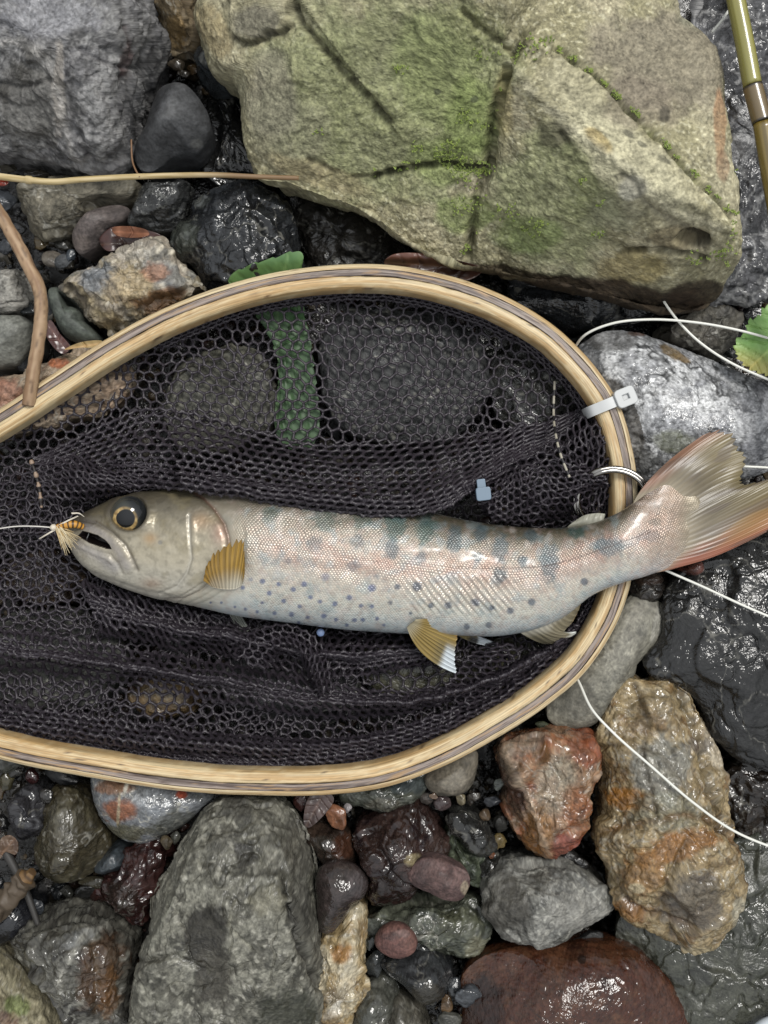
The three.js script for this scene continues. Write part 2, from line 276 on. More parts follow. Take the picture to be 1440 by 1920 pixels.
// ---------------------------------------------------------------- ground
{
  const n = 240, w = 0.75, pos = [], idx = [], uv = [], col = [];
  for (let j = 0; j <= n; j++) for (let i = 0; i <= n; i++) {
    const f = (t) => { const q = t * 2 - 1; return w * q + 24 * Math.pow(q, 15); }, x = f(i / n), z = f(j / n);
    pos.push(x, -0.024 + 0.005 * fbm(x * 40, z * 40, 2, 3), z); uv.push(x / TILE, z / TILE);
    const c = mix3(S('#1a1815'), S('#2b2722'), sstep(-0.2, 0.3, fbm(x * 60, z * 60, 8, 4))); col.push(...c);
    if (i < n && j < n) { const a = j * (n + 1) + i; idx.push(a, a + n + 1, a + 1, a + 1, a + n + 1, a + n + 2); }
  }
  const g = mesh('ground', geo(pos, idx, col, uv), MAT.wet);
  tag(g, 'dark wet riverbed silt under the stones', null, null, 'structure');
}
function pebbleGeometry(s, detail = 2, jag = 0.25) {
  const g0 = mergeVertices(new THREE.IcosahedronGeometry(1, detail + 4).deleteAttribute('uv').deleteAttribute('normal')), p = g0.attributes.position;
  seed(s); const q = [rr(0.7, 1), rr(0.4, 0.65), rr(0.55, 0.85)], cut = [...Array(5)].map(() => { const v = new THREE.Vector3(rr(-1, 1), rr(-1, 1), rr(-1, 1)).normalize(); return [v, rr(0.4, 0.8)]; }), v = new THREE.Vector3();
  for (let i = 0; i < p.count; i++) {
    v.fromBufferAttribute(p, i);
    for (const [a, d] of cut) { const k = v.dot(a) - d; if (k > 0) v.addScaledVector(a, -k * 0.85); }
    v.multiplyScalar(1 + jag * fbm(v.x * 1.6 + s, v.y * 1.6, v.z * 1.6, 4));
    p.setXYZ(i, v.x * q[0], v.y * q[1], v.z * q[2]);
  }
  const uv = new Float32Array(p.count * 2); for (let i = 0; i < p.count; i++) { uv[i * 2] = p.getX(i) * 0.12; uv[i * 2 + 1] = p.getZ(i) * 0.12; }
  g0.setAttribute('uv', new THREE.BufferAttribute(uv, 2)); g0.computeVertexNormals(); return g0;
}
{
  const gravelMat = new THREE.MeshPhysicalMaterial({ color: 0xffffff, map: grainTex, bumpMap: bumpTex, bumpScale: 0.0004, roughness: 0.5, roughnessMap: roughWet });
  const tones = ['#45403a', '#565148', '#3a3a3b', '#6b6355', '#52413a', '#33363a', '#7c6a50', '#5c3f38', '#474b47', '#8a8478'];
  const root = new THREE.Group(); root.name = 'gravel'; tag(root, 'small wet gravel lying in the gaps between the stones', null, null, 'stuff'); scene.add(root);
  for (let k = 0; k < 7; k++) {
    const n = 4600, im = new THREE.InstancedMesh(pebbleGeometry(100 + k, 0, 0.5), gravelMat, n), m = new THREE.Matrix4(), q = new THREE.Quaternion(), c = new THREE.Color();
    im.name = 'gravel_grains'; im.userData.kind = 'stuff'; im.castShadow = im.receiveShadow = true; seed(900 + k);
    for (let i = 0; i < n; i++) {
      const big = rnd(), near = i < 2600, x = near ? rr(-0.27, 0.27) : rr(-0.8, 0.8), z = near ? rr(-0.33, 0.33) : rr(-0.8, 0.8), out = Math.abs(x) > 0.25 || Math.abs(z) > 0.31, s = (0.0013 + 0.0042 * Math.pow(big, 3.2)) * (out ? 1.5 + 5 * Math.pow(rnd(), 3) : 1);
      q.setFromEuler(new THREE.Euler(rr(-0.5, 0.5), rr(0, 6.28), rr(-0.5, 0.5)));
      m.compose(new THREE.Vector3(x, -0.022 + s * 0.25 + rr(0, 0.008), z), q, new THREE.Vector3(s, s, s)); im.setMatrixAt(i, m);
      const t = S(tones[Math.floor(rnd() * tones.length)], rr(0.16, 0.5)); im.setColorAt(i, c.setRGB(...t));
    }
    root.add(im);
  }
}
// ---------------------------------------------------------------- the stones, largest first
// the big mossy slab at the top
const smax = (a, b, k) => { const h = clamp(0.5 + 0.5 * (a - b) / k); return b + (a - b) * h + k * h * (1 - h); };
const mossLine = [[1040, 92], [1110, 140], [1200, 222], [1290, 320], [1372, 402]];
const ridgeLine = [[955, 118], [1000, 175], [1070, 238], [1135, 285], [1200, 332], [1255, 392], [1345, 425]];
const crease = [[985, 60], [965, 105], [940, 165], [922, 225], [915, 312], [895, 370], [885, 425], [880, 480]];
const crackA = [[545, -20], [560, 40], [600, 85], [640, 132], [690, 180], [730, 225]];
const crackB = [[700, 335], [760, 318], [830, 308], [880, 318], [912, 318]];
const crackC = [[1165, 470], [1230, 468], [1280, 475], [1320, 490]];
const flake = [[430, -30], [438, 66], [452, 78], [474, 82], [500, 72], [505, 60], [525, 64], [545, 48], [548, 0], [540, -30]];
const hole = [[1258, 448], [1275, 430], [1300, 425], [1330, 440], [1345, 455], [1320, 465], [1290, 470]];
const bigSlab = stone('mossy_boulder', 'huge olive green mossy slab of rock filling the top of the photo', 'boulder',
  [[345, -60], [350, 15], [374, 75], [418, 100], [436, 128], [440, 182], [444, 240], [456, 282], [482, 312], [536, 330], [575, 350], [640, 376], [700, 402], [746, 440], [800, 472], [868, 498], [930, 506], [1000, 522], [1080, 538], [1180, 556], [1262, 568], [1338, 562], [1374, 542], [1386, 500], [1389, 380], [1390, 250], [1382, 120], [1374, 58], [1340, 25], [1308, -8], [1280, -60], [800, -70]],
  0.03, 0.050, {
    sp: 2.5, e: 36, dk: 1.12, chip: 0.6, big: 0.5, warp: 0.014, amp: 1, seed: 42, grooves: [[crease, 9, 0.0035, '#55563a', 0.75], [crackA, 8, 0.0025, '#4b4738', 0.8], [crackB, 7, 0.003, '#3d3d2a', 0.85], [crackC, 6, 0.002, '#3b3628', 0.85], [mossLine, 5, 0.001, '#5c6038', 0.7], [flake.slice(1, 8), 6, 0.002, '#3d392e', 0.85], [ridgeLine, 9, -0.0006, '#d8d2b6', 0.5], [[[1165, 325], [1190, 345], [1225, 395], [1290, 425]], 6, 0.001, '#7d786a', 0.5], [[[1050, 250], [1075, 285], [1060, 320]], 6, 0.002, '#4a4838', 0.7], [[[860, -20], [870, 20], [905, 60], [960, 95]], 7, 0.003, '#57523c', 0.7], [[[580, 300], [640, 330], [700, 335]], 6, 0.0018, '#57513d', 0.6]], mat: 'dry', centre: [900, 230], free: true,  // pale ridge line: its lit edge is painted into the colour
    hmake: (pl, smin) => {
      const L = pl([640, 0, 0.082, 908, 310, 0.048, 445, 240, 0.042]), LL = pl([575, 350, 0.041, 800, 468, 0.036, 740, 300, 0.060]), L2 = pl([690, 150, 0.073, 445, 110, 0.046, 520, 320, 0.044]);
      const Sp = pl([955, 115, 0.0775, 1290, 320, 0.0790, 1200, 330, 0.0765]), Hf = pl([955, 118, 0.0775, 1200, 332, 0.0765, 1010, 480, 0.040]), Fl = pl([955, 125, 0.077, 912, 315, 0.045, 975, 300, 0.066]), Pl = pl([1040, 90, 0.0780, 1370, 400, 0.0740, 1370, 60, 0.052]);
      const LR = pl([985, 60, 0.073, 890, 425, 0.0455, 1010, 330, 0.020]);
      const U = pl([900, 486, 0.044, 1290, 522, 0.047, 1160, 554, 0.028]), H2 = pl([1200, 335, 0.0765, 1345, 428, 0.073, 1250, 530, 0.044]);
      const at = (p, x, z) => p[0] * x + p[1] * z + p[2], k = 0.0022;
      return (x, z) => {
        const left = smin(smin(smin(at(L, x, z), at(LL, x, z), k), at(L2, x, z), k), at(LR, x, z), 0.001), hump = smin(smin(smin(at(Sp, x, z), at(Hf, x, z), 0.0007), at(Fl, x, z), k), smin(at(Pl, x, z), at(H2, x, z), k), 0.0012);
        return smin(smax(left, hump, 0.0014), at(U, x, z), 0.0015);
      };
    },
    dfun: (X, Y) => {
      let d = 0; const w = 3.5 * noise(X * 0.05, Y * 0.05, 1), w2 = 4 * noise(X * 0.03 + 4, Y * 0.03, 7);
      const g = (l, wid, dep) => { const q = dLine(X + w, Y + w2, l); d -= dep * Math.exp(-(q[0] * q[0]) / (wid * wid)) * (0.65 + 0.5 * noise(X * 0.04, Y * 0.04, wid)); };
      g(mossLine, 5, 0.0026); g(crease, 7, 0.0028); g(crackA, 6, 0.0024); g(crackB, 5, 0.0026); g(crackC, 5, 0.0024);
      const f = inPoly(X + w, Y + w2, flake), fd = dLine(X + w, Y + w2, flake, true)[0]; d += f ? 0.0026 * sstep(0, 3, fd) : 0;
      const h = inPoly(X + w, Y + w2, hole), hd = dLine(X + w, Y + w2, hole, true)[0]; if (h) d -= 0.007 * sstep(0, 12, hd);
      const cr = dLine(X + w2, Y + w, crackA); if (cr[0] < 60 && X - 545 > (Y + 20) * 0.75) d += 0.0018 * (1 - cr[0] / 60);
      return d;
    },
    c: ['#b0a98c', '#9d9778', '#bdb498'], f: 0.05, c2: 0.6, spot: ['#dcd7b8', 640, 0.55], vein: [['#5d5c4a', 0.03, 0.03, 0.35]],
    patch: [[700, 190, 250, 200, '#8d9568', 0.6, 0.4], [860, 120, 120, 130, '#8a955f', 0.5], [1050, 370, 130, 140, '#84905f', 0.5], [850, 300, 80, 50, '#8a9a58', 0.5], [885, 225, 50, 80, '#8a9a58', 0.5], [870, 400, 60, 40, '#758b42', 0.55], [980, 440, 70, 36, '#7c9050', 0.5], [1170, 290, 62, 190, '#c9c3a4', 0.85, -0.78], [1090, 165, 80, 40, '#b3ad90', 0.7, 0.7], [1120, 260, 36, 14, '#b09a63', 0.7, 0.7], [945, 200, 22, 70, '#a69a6c', 0.6], [1240, 110, 150, 110, '#8c8474', 0.8], [1200, 190, 90, 60, '#857b6c', 0.6], [1350, 235, 12, 66, '#a87c58', 0.6], [1355, 310, 12, 30, '#8c6d55', 0.6], [1330, 30, 60, 30, '#a5a68f', 0.6], [1040, 250, 30, 24, '#514e3e', 0.75], [1150, 400, 70, 40, '#9b9a82', 0.5], [1190, 350, 32, 24, '#88888a', 0.5], [1270, 445, 60, 26, '#7c7056', 0.7], [1190, 500, 70, 34, '#938352', 0.6], [1120, 556, 270, 34, '#33271b', 0.97, 0.09], [940, 508, 90, 14, '#3a2f20', 0.9, 0.12], [1310, 552, 70, 26, '#3a2e22', 0.9], [510, 180, 60, 90, '#8b8676', 0.7], [1300, 455, 40, 10, '#3a342a', 0.8, 0.3], [545, 250, 90, 90, '#8b8873', 0.5], [600, 330, 110, 26, '#9b8f6e', 0.6, 0.35], [490, 40, 52, 36, '#7b776a', 0.8], [400, 60, 30, 60, '#9a8a66', 0.6, -0.5], [1165, 330, 14, 7, '#3f3d33', 0.6], [1180, 250, 16, 7, '#44443c', 0.7, 0.6], [1205, 270, 14, 6, '#44443c', 0.7, 0.6], [1245, 215, 12, 16, '#3e3b34', 0.7], [1245, 300, 14, 6, '#44443c', 0.6, 0.6], [890, 185, 8, 7, '#3e4138', 0.7], [820, 172, 8, 6, '#3e4138', 0.7], [722, 200, 10, 8, '#40423a', 0.4]],  // slab face painted as lit; brown underside is wet soil with painted shade
  });
// moss tufts on it
{
  seed(31); const pos = [], idx = [], col = [], rc = new THREE.Raycaster(), down = new THREE.Vector3(0, -1, 0);
  bigSlab.updateMatrixWorld(true);
  const pp = bigSlab.geometry.attributes.position.array, cell = 0.0015, map = new Map();
  for (let i = 0; i < pp.length; i += 3) { const k = Math.round(pp[i] / cell) + ',' + Math.round(pp[i + 2] / cell), y = map.get(k); if (y === undefined || pp[i + 1] > y) map.set(k, pp[i + 1]); }
  const high = (x, z) => map.get(Math.round(x / cell) + ',' + Math.round(z / cell));
  const tuft = (X, Y) => {
    let p = P(X, Y, 0.06), y = high(p.x, p.z); if (y === undefined) return; p = P(X, Y, y); y = high(p.x, p.z) ?? y;
    for (let k = 0; k < 3; k++) {
      const w = rr(0, 6.28), l = rr(0.0004, 0.0011), b = pos.length / 3, t = rr(0.4, 1.1), s = 0.00028, dx = Math.cos(w), dz = Math.sin(w), c = mix3(S('#79894c'), S('#9fb058'), rnd());
      pos.push(p.x - dz * s, y - 0.0003, p.z + dx * s, p.x + dz * s, y - 0.0003, p.z - dx * s, p.x + dx * l * 0.5 - dz * s, y + l * t * 0.7, p.z + dz * l * 0.5 + dx * s, p.x + dx * l * 0.5 + dz * s, y + l * t * 0.7, p.z + dz * l * 0.5 - dx * s, p.x + dx * l, y + l * t, p.z + dz * l);
      idx.push(b, b + 1, b + 2, b + 1, b + 3, b + 2, b + 2, b + 3, b + 4); for (let q = 0; q < 5; q++) col.push(...c);
    }
  };
  const along = (l, n, sp) => { for (let i = 0; i < n; i++) { const t = rnd() * (l.length - 1.001), k = Math.floor(t), f = t - k; if (noise(t * 5, 3, sp) < 0.02) continue; tuft(lerp(l[k][0], l[k + 1][0], f) + rr(-sp, sp), lerp(l[k][1], l[k + 1][1], f) + rr(-sp, sp)); } };
  const blob = (x, y, r, n) => { for (let i = 0; i < n; i++) { const w = rr(0, 6.28), q = r * Math.pow(rnd(), 0.7); tuft(x + q * Math.cos(w), y + q * Math.sin(w) * 0.7); } };
  along(mossLine, 300, 3); along([[1378, 300], [1376, 400], [1370, 460], [1362, 500]], 70, 4); along(crackB, 90, 6); along(crease, 50, 8);
  for (const [x, y, r, n] of [[840, 298, 22, 260], [862, 320, 20, 110], [780, 292, 9, 50], [905, 322, 18, 130], [1000, 88, 26, 110], [885, 225, 26, 90], [870, 345, 20, 70], [870, 400, 24, 80], [990, 452, 18, 90], [940, 420, 20, 60], [878, 455, 12, 40], [750, 115, 12, 40], [1097, 332, 8, 30], [600, 262, 8, 20], [920, 60, 26, 40], [1110, 455, 10, 30], [1300, 488, 18, 60], [1130, 372, 10, 20], [1365, 470, 14, 80]]) blob(x, y, r * 1.35, n * 0.34);
  const m = mesh('moss', geo(pos, idx, col), new THREE.MeshStandardMaterial({ vertexColors: true, roughness: 0.8, side: THREE.DoubleSide }), bigSlab);
  m.userData.kind = 'stuff'; m.userData.label = 'bright green moss tufts in its cracks';
}
// [name, label, category, outline, height of widest line, top above it, look]
const STONES = [
  ['boulder', 'angular purple grey boulder in the upper left corner', 'boulder', [[-70, -60], [262, -50], [284, 18], [307, 54], [300, 100], [276, 150], [258, 210], [247, 250], [243, 290], [215, 327], [170, 322], [120, 308], [60, 297], [0, 289], [-80, 270]], 0.026, 0.042, { grooves: [[[[-20, 76], [40, 80], [66, 90], [95, 130], [112, 190], [130, 270], [150, 305]], 8, -0.0006, '#d0ccc6', 0.6], [[[232, 50], [240, 105], [225, 150]], 4, 0.0016, '#4a3838', 0.7], [[[-20, 150], [40, 165], [90, 150]], 5, 0.002, '#3b3836', 0.6], [[[150, 90], [200, 120], [260, 130]], 4, 0.0014, '#4a484c', 0.5]], dk: 1.0, sp: 2.8, e: 12, big: 0.45, chip: 0.9, warp: 0.05, soft: 0.02, amp: 1.4, strata: [0.5, 0.7, 0.4, 120, 0.0005, 0.35], free: true, mat: 'dry', planes: [[95, 130, 0.066, 285, 50, 0.063, 240, 285, 0.054], [66, 80, 0.066, 150, 290, 0.042, -20, 270, 0.030], [0, 76, 0.066, 60, 76, 0.067, 20, -40, 0.075], [230, 30, 0.062, 300, 80, 0.046, 262, -20, 0.054]], c: ['#7b7a7b', '#979695', '#585757'], f: 0.016, spot: ['#a9a7a6', 300, 0.5], vein: [['#b4b2b0', 0.014, 0.05, 0.45], ['#3a383d', 0.02, 0.05, 0.5]], patch: [[90, 30, 110, 40, '#a3a3a8', 0.6], [55, 190, 70, 100, '#5b5850', 0.55], [110, 170, 12, 90, '#b6aea4', 0.5], [235, 110, 12, 40, '#5b443f', 0.5]] }],
  ['boulder', 'grey and white streaked boulder behind the mossy slab at the right edge', 'boulder', [[1330, -60], [1520, -60], [1520, 540], [1440, 556], [1395, 568], [1340, 578], [1292, 577], [1250, 560], [1250, 300], [1300, 100]], 0.016, 0.014, { e: 6, free: true, warp: 0.1, amp: 1.2, n: 5, strata: [0.9, 0.25, 0.2, 110, 0.0005, 0.4], mat: 'wet', c: ['#4b4b4d', '#77777a', '#a5a4a4'], f: 0.02, vein: [['#c9c8c6', 0.02, 0.06, 0.6], ['#2b2b2c', 0.015, 0.05, 0.6]] }],
  ['boulder', 'pale grey boulder with dark veins under the fish tail', 'boulder', [[1076, 662], [1108, 632], [1160, 619], [1230, 630], [1290, 650], [1340, 670], [1400, 694], [1480, 735], [1510, 850], [1420, 892], [1330, 905], [1215, 905], [1160, 865], [1125, 790], [1090, 722]], 0.012, 0.019, { dk: 1, sp: 2.6, e: 3.2, warp: 0.05, amp: 0.7, chip: 0.3, n: 4, soft: 0.3, mat: 'wet', c: ['#b4b5b8', '#e0e1e2', '#9b9ca0'], f: 0.014, vein: [['#2c2c2c', 0.022, 0.055, 0.9], ['#26272a', 0.009, 0.05, 0.7], ['#4a4c50', 0.005, 0.08, 0.5]], spot: ['#3a3c3c', 520, 0.5], patch: [[1100, 690, 40, 60, '#3a3b3d', 0.8], [1265, 665, 36, 10, '#8a7450', 0.8, 0.5], [1200, 625, 24, 6, '#6d4a34', 0.7], [1260, 830, 40, 22, '#6e7248', 0.5], [1180, 870, 60, 30, '#50514d', 0.6], [1420, 790, 40, 90, '#7a7b80', 0.5], [1150, 640, 50, 22, '#55534f', 0.6]] }],
  ['boulder', 'big smooth black wet boulder at the right edge below the tail', 'boulder', [[1212, 1235], [1240, 1190], [1242, 1120], [1285, 1060], [1400, 1015], [1520, 1000], [1520, 1440], [1400, 1437], [1340, 1385], [1300, 1320], [1250, 1275], [1215, 1268]], 0.014, 0.014, { e: 3, free: true, warp: 0.05, amp: 0.8, chip: 0.3, soft: 0.4, n: 4, mat: 'gloss', c: ['#2f2f2f', '#3a3a39', '#272728'], f: 0.03, spot: ['#4a4a48', 500, 0.4], crack: 0.0008 }],
  ['boulder', 'dark olive boulder in the lower right corner with thin cracks', 'boulder', [[1150, 1745], [1180, 1690], [1300, 1600], [1400, 1570], [1520, 1540], [1520, 1960], [1470, 2000], [1180, 1990], [1170, 1850]], 0.007, 0.012, { e: 3, warp: 0.06, amp: 0.8, chip: 0.3, n: 5, soft: 0.3, mat: 'wet', c: ['#44463c', '#53544a', '#3a3c36'], f: 0.03, crack: 0.0012, vein: [['#2c2d28', 0.025, 0.02, 0.7]] }],
  ['boulder', 'dark brown wet rock at the right edge between the black and olive boulders', 'boulder', [[1350, 1450], [1400, 1425], [1520, 1420], [1520, 1590], [1440, 1600], [1390, 1580], [1360, 1520]], 0.006, 0.009, { e: 3, amp: 1.5, n: 5, mat: 'gloss', c: ['#2f2823', '#403730', '#26221f'] }],
  ['cobble', 'long golden brown rock with orange rust stains at the right', 'rock', [[1128, 1345], [1148, 1292], [1190, 1272], [1216, 1276], [1250, 1261], [1292, 1290], [1322, 1345], [1352, 1400], [1368, 1470], [1384, 1560], [1408, 1630], [1419, 1668], [1402, 1720], [1368, 1782], [1306, 1800], [1250, 1770], [1184, 1742], [1152, 1690], [1142, 1630], [1116, 1590], [1116, 1540], [1126, 1450], [1122, 1400]], 0.016, 0.022, { dk: 0.95, grooves: [[[[1130, 1560], [1200, 1545], [1260, 1530], [1330, 1535], [1405, 1600]], 8, 0.0024, '#6d4722', 0.6], [[[1190, 1285], [1215, 1350], [1205, 1420], [1232, 1530]], 5, 0.0018, '#463d30', 0.7], [[[1275, 1285], [1315, 1380], [1330, 1470], [1365, 1560]], 8, 0.0034, '#50462f', 0.7], [[[1290, 1580], [1250, 1650], [1240, 1720], [1272, 1775]], 7, 0.0022, '#433b30', 0.6], [[[1130, 1400], [1180, 1395], [1230, 1410]], 5, 0.0016, '#4f4434', 0.6], [[[1150, 1680], [1210, 1720], [1300, 1740]], 6, 0.002, '#5b4128', 0.6]], sp: 2.5, e: 3.6, free: true, chip: 0.6, warp: 0.12, soft: 0.08, amp: 1.35, n: 7, mat: 'wet', strata: [0.7, 0.5, 0.3, 110, 0.0006, 0.3], c: ['#94805e', '#ab9874', '#806645'], f: 0.014, spot: ['#c2b69c', 330, 0.5], crack: 0.001, patch: [[1180, 1500, 60, 24, '#9c6a2e', 0.85, 0.2], [1270, 1590, 90, 30, '#96652f', 0.8, -0.3], [1240, 1440, 60, 70, '#8e8f88', 0.75], [1250, 1520, 80, 36, '#90917f', 0.6], [1300, 1690, 70, 60, '#585450', 0.75, -0.5], [1210, 1640, 50, 40, '#8a6437', 0.7], [1320, 1790, 50, 20, '#b8ad8e', 0.5], [1210, 1330, 50, 40, '#8b7b60', 0.5], [1340, 1400, 14, 60, '#b9b0a0', 0.5, -0.3], [1390, 1710, 26, 30, '#bdb9a6', 0.6], [1310, 1395, 30, 20, '#595a60', 0.5], [1195, 1665, 16, 10, '#d6c7a4', 0.8], [1180, 1710, 40, 16, '#9a6b3c', 0.6, 0.5]] }],
  ['cobble', 'red and orange angular block beside the golden brown rock', 'rock', [[927, 1420], [940, 1382], [1000, 1369], [1098, 1371], [1114, 1390], [1120, 1440], [1114, 1520], [1108, 1572], [1086, 1602], [1036, 1622], [1003, 1604], [970, 1564], [948, 1520], [950, 1478]], 0.012, 0.021, { grooves: [[[[945, 1392], [985, 1480], [1010, 1550], [1032, 1615]], 6, -0.0005, '#d0baa0', 0.7], [[[1060, 1560], [1100, 1520], [1114, 1470]], 4, 0.001, '#4d2c22', 0.5]], dk: 0.9, sp: 2.4, e: 9, warp: 0.07, soft: 0.04, amp: 1.3, mat: 'wet', planes: [[945, 1392, 0.0275, 1015, 1560, 0.030, 1100, 1450, 0.034], [945, 1392, 0.0275, 1010, 1545, 0.030, 955, 1520, 0.014], [1000, 1372, 0.026, 1100, 1374, 0.028, 1050, 1420, 0.033], [1015, 1575, 0.029, 1100, 1560, 0.026, 1040, 1615, 0.016]], c: ['#96603f', '#9c7d62', '#854a30'], f: 0.014, spot: ['#b5a08c', 340, 0.4], patch: [[1040, 1470, 40, 70, '#a29a86', 0.7, 0.3], [960, 1470, 26, 70, '#38302b', 0.8, -0.3], [1070, 1585, 50, 22, '#8c4f44', 0.8], [1010, 1560, 30, 50, '#8d6432', 0.7], [1022, 1420, 10, 16, '#6e4a20', 0.8], [1100, 1400, 40, 40, '#8a4a34', 0.6], [985, 1400, 40, 20, '#9a8f80', 0.6], [1080, 1510, 26, 40, '#94613c', 0.6]] }],
  ['cobble', 'large grey angular rock with a dark wet patch at the bottom of the photo', 'rock', [[394, 1504], [430, 1489], [520, 1492], [552, 1522], [576, 1562], [591, 1610], [598, 1680], [601, 1760], [606, 1850], [602, 1990], [228, 1990], [228, 1880], [240, 1822], [262, 1762], [270, 1702], [292, 1662], [322, 1620], [346, 1572], [370, 1532]], 0.016, 0.040, { dk: 0.62, grooves: [[[[536, 1636], [540, 1690], [556, 1740], [580, 1800], [604, 1850]], 10, 0.005, '#35332e', 0.85], [[[350, 1590], [305, 1680], [278, 1760], [248, 1850]], 7, -0.0005, '#bdbaa9', 0.6], [[[470, 1505], [490, 1560], [500, 1610], [536, 1640]], 6, -0.0004, '#b3b0a0', 0.5], [[[262, 1800], [330, 1795], [400, 1830], [470, 1810]], 5, 0.0016, '#4a4840', 0.5], [[[440, 1690], [430, 1740], [470, 1780]], 4, 0.001, '#bdb9a4', 0.4]], sp: 2.4, e: 9, big: 0.5, chip: 0.7, warp: 0.05, soft: 0.02, amp: 0.8, mat: 'semi', planes: [[430, 1510, 0.028, 340, 1690, 0.050, 520, 1680, 0.052], [340, 1690, 0.050, 530, 1690, 0.052, 420, 1900, 0.049], [536, 1640, 0.052, 578, 1800, 0.049, 600, 1710, 0.018], [350, 1600, 0.040, 285, 1760, 0.044, 240, 1820, 0.018], [505, 1520, 0.032, 540, 1650, 0.050, 578, 1570, 0.018], [470, 1870, 0.050, 600, 1850, 0.040, 560, 1980, 0.028], [420, 1560, 0.044, 440, 1670, 0.0505, 300, 1700, 0.044]], c: ['#716f64', '#a19f91', '#56554c'], f: 0.011, spot: ['#cfccbd', 420, 0.65], crack: 0.0012, vein: [['#b3b0a4', 0.03, 0.03, 0.4], ['#55544c', 0.02, 0.04, 0.4]], patch: [[385, 1745, 46, 60, '#3a3730', 0.92, 0.4], [400, 1830, 40, 60, '#47433a', 0.85], [430, 1680, 30, 14, '#4a463d', 0.3], [460, 1600, 24, 30, '#3f3d37', 0.85], [540, 1900, 70, 50, '#494b3f', 0.8], [445, 1515, 36, 26, '#4c4a44', 0.7], [560, 1590, 30, 60, '#6a665d', 0.5], [570, 1720, 26, 70, '#5a5852', 0.6], [505, 1690, 40, 30, '#a09b84', 0.5], [295, 1730, 14, 80, '#a8a798', 0.6, 0.35], [325, 1640, 12, 60, '#a9a798', 0.5, 0.6]] }],
  ['cobble', 'dark rock with a reddish brown right side in the lower left corner', 'rock', [[4, 1782], [40, 1742], [110, 1713], [170, 1705], [220, 1735], [246, 1772], [238, 1830], [228, 1890], [228, 1990], [110, 1990], [98, 1910], [50, 1850], [10, 1818]], 0.014, 0.026, { grooves: [[[[105, 1850], [130, 1800], [165, 1745], [205, 1733]], 7, -0.0005, '#c9c6ba', 0.7], [[[170, 1760], [185, 1830], [180, 1900]], 5, 0.0014, '#6b5a44', 0.6]], sp: 2.5, e: 9, warp: 0.09, soft: 0.04, amp: 1.5, mat: 'wet', free: true, planes: [[105, 1850, 0.038, 170, 1745, 0.041, 40, 1750, 0.030], [105, 1850, 0.038, 175, 1745, 0.041, 235, 1840, 0.026], [98, 1850, 0.037, 20, 1815, 0.016, 115, 1960, 0.016]], c: ['#4d4b46', '#6a6860', '#3d3a36'], f: 0.013, strata: [0.6, -0.5, 0.3, 160, 0.0005, 0.4], vein: [['#a5a49a', 0.014, 0.05, 0.7]], spot: ['#8e8c82', 340, 0.5], patch: [[185, 1820, 44, 80, '#5c4432', 0.75, 0.3], [150, 1760, 40, 14, '#989a9a', 0.6, -0.4], [90, 1760, 50, 26, '#5a584f', 0.5], [205, 1860, 20, 60, '#7d5a38', 0.6]] }],
  ['cobble', 'pale olive stone with a green spot cut by the bottom left corner', 'rock', [[-60, 1780], [-5, 1795], [30, 1838], [62, 1868], [92, 1902], [122, 1990], [-60, 1990]], 0.016, 0.018, { e: 5, n: 4, free: true, amp: 0.9, mat: 'semi', c: ['#8d876f', '#9d967d', '#7c745d'], spot: ['#b9b39a', 360, 0.4], patch: [[30, 1885, 26, 22, '#7d8d52', 0.6], [10, 1915, 30, 20, '#6b4a44', 0.6]] }],
  ['cobble', 'reddish brown wet boulder at the bottom edge with glossy highlights', 'boulder', [[866, 1832], [892, 1800], [960, 1776], [1060, 1769], [1180, 1772], [1238, 1818], [1280, 1872], [1308, 1990], [858, 1990], [868, 1895]], 0.012, 0.022, { dk: 0.42, sp: 2.5, e: 3, free: true, warp: 0.06, soft: 0.3, amp: 0.75, chip: 0.3, n: 4, mat: 'gloss', c: ['#6b3e2c', '#7d523a', '#4f2e22'], f: 0.02, strata: [0.3, 0.9, 0.2, 90, 0.0003, 0.3], spot: ['#7d5a40', 400, 0.4], patch: [[1245, 1880, 26, 80, '#7a5446', 0.7, -0.5], [900, 1900, 40, 90, '#33201b', 0.7], [1100, 1790, 100, 14, '#6d4a36', 0.5], [1090, 1797, 10, 9, '#2a1c16', 0.8]] }],
  ['cobble', 'oval grey speckled cobble lying below the red orange block', 'cobble', [[902, 1692], [906, 1660], [940, 1627], [1000, 1620], [1060, 1625], [1120, 1650], [1158, 1688], [1162, 1716], [1120, 1746], [1062, 1766], [1000, 1780], [960, 1770], [930, 1738]], 0.014, 0.017, { sp: 2.4, e: 3, warp: 0.07, soft: 0.25, amp: 0.9, n: 6, mat: 'semi', c: ['#6c6c68', '#83827c', '#565650'], f: 0.014, spot: ['#aeada4', 420, 0.6], patch: [[950, 1690, 50, 60, '#4a4740', 0.85], [1010, 1650, 24, 24, '#4a4842', 0.7], [1080, 1710, 60, 36, '#918f88', 0.5], [975, 1730, 30, 30, '#3f3d38', 0.5]] }],
  ['cobble', 'smooth grey beige stone poking out from under the hoop at the right', 'cobble', [[1252, 1170], [1248, 1140], [1216, 1110], [1180, 1118], [1120, 1195], [1060, 1262], [1028, 1310], [1030, 1350], [1060, 1368], [1118, 1362], [1150, 1312], [1200, 1252], [1236, 1212]], 0.010, 0.012, { sp: 2.6, e: 3, warp: 0.05, soft: 0.2, amp: 0.6, chip: 0.3, n: 4, mat: 'smooth', c: ['#7a776c', '#8a877a', '#6c6a60'], f: 0.02, spot: ['#a09d90', 500, 0.3], vein: [['#55524a', 0.02, 0.02, 0.5]], patch: [[1235, 1170, 12, 40, '#b2afa4', 0.7, 0.3], [1185, 1150, 30, 20, '#8c887c', 0.4], [1080, 1310, 40, 40, '#626057', 0.5]] }],
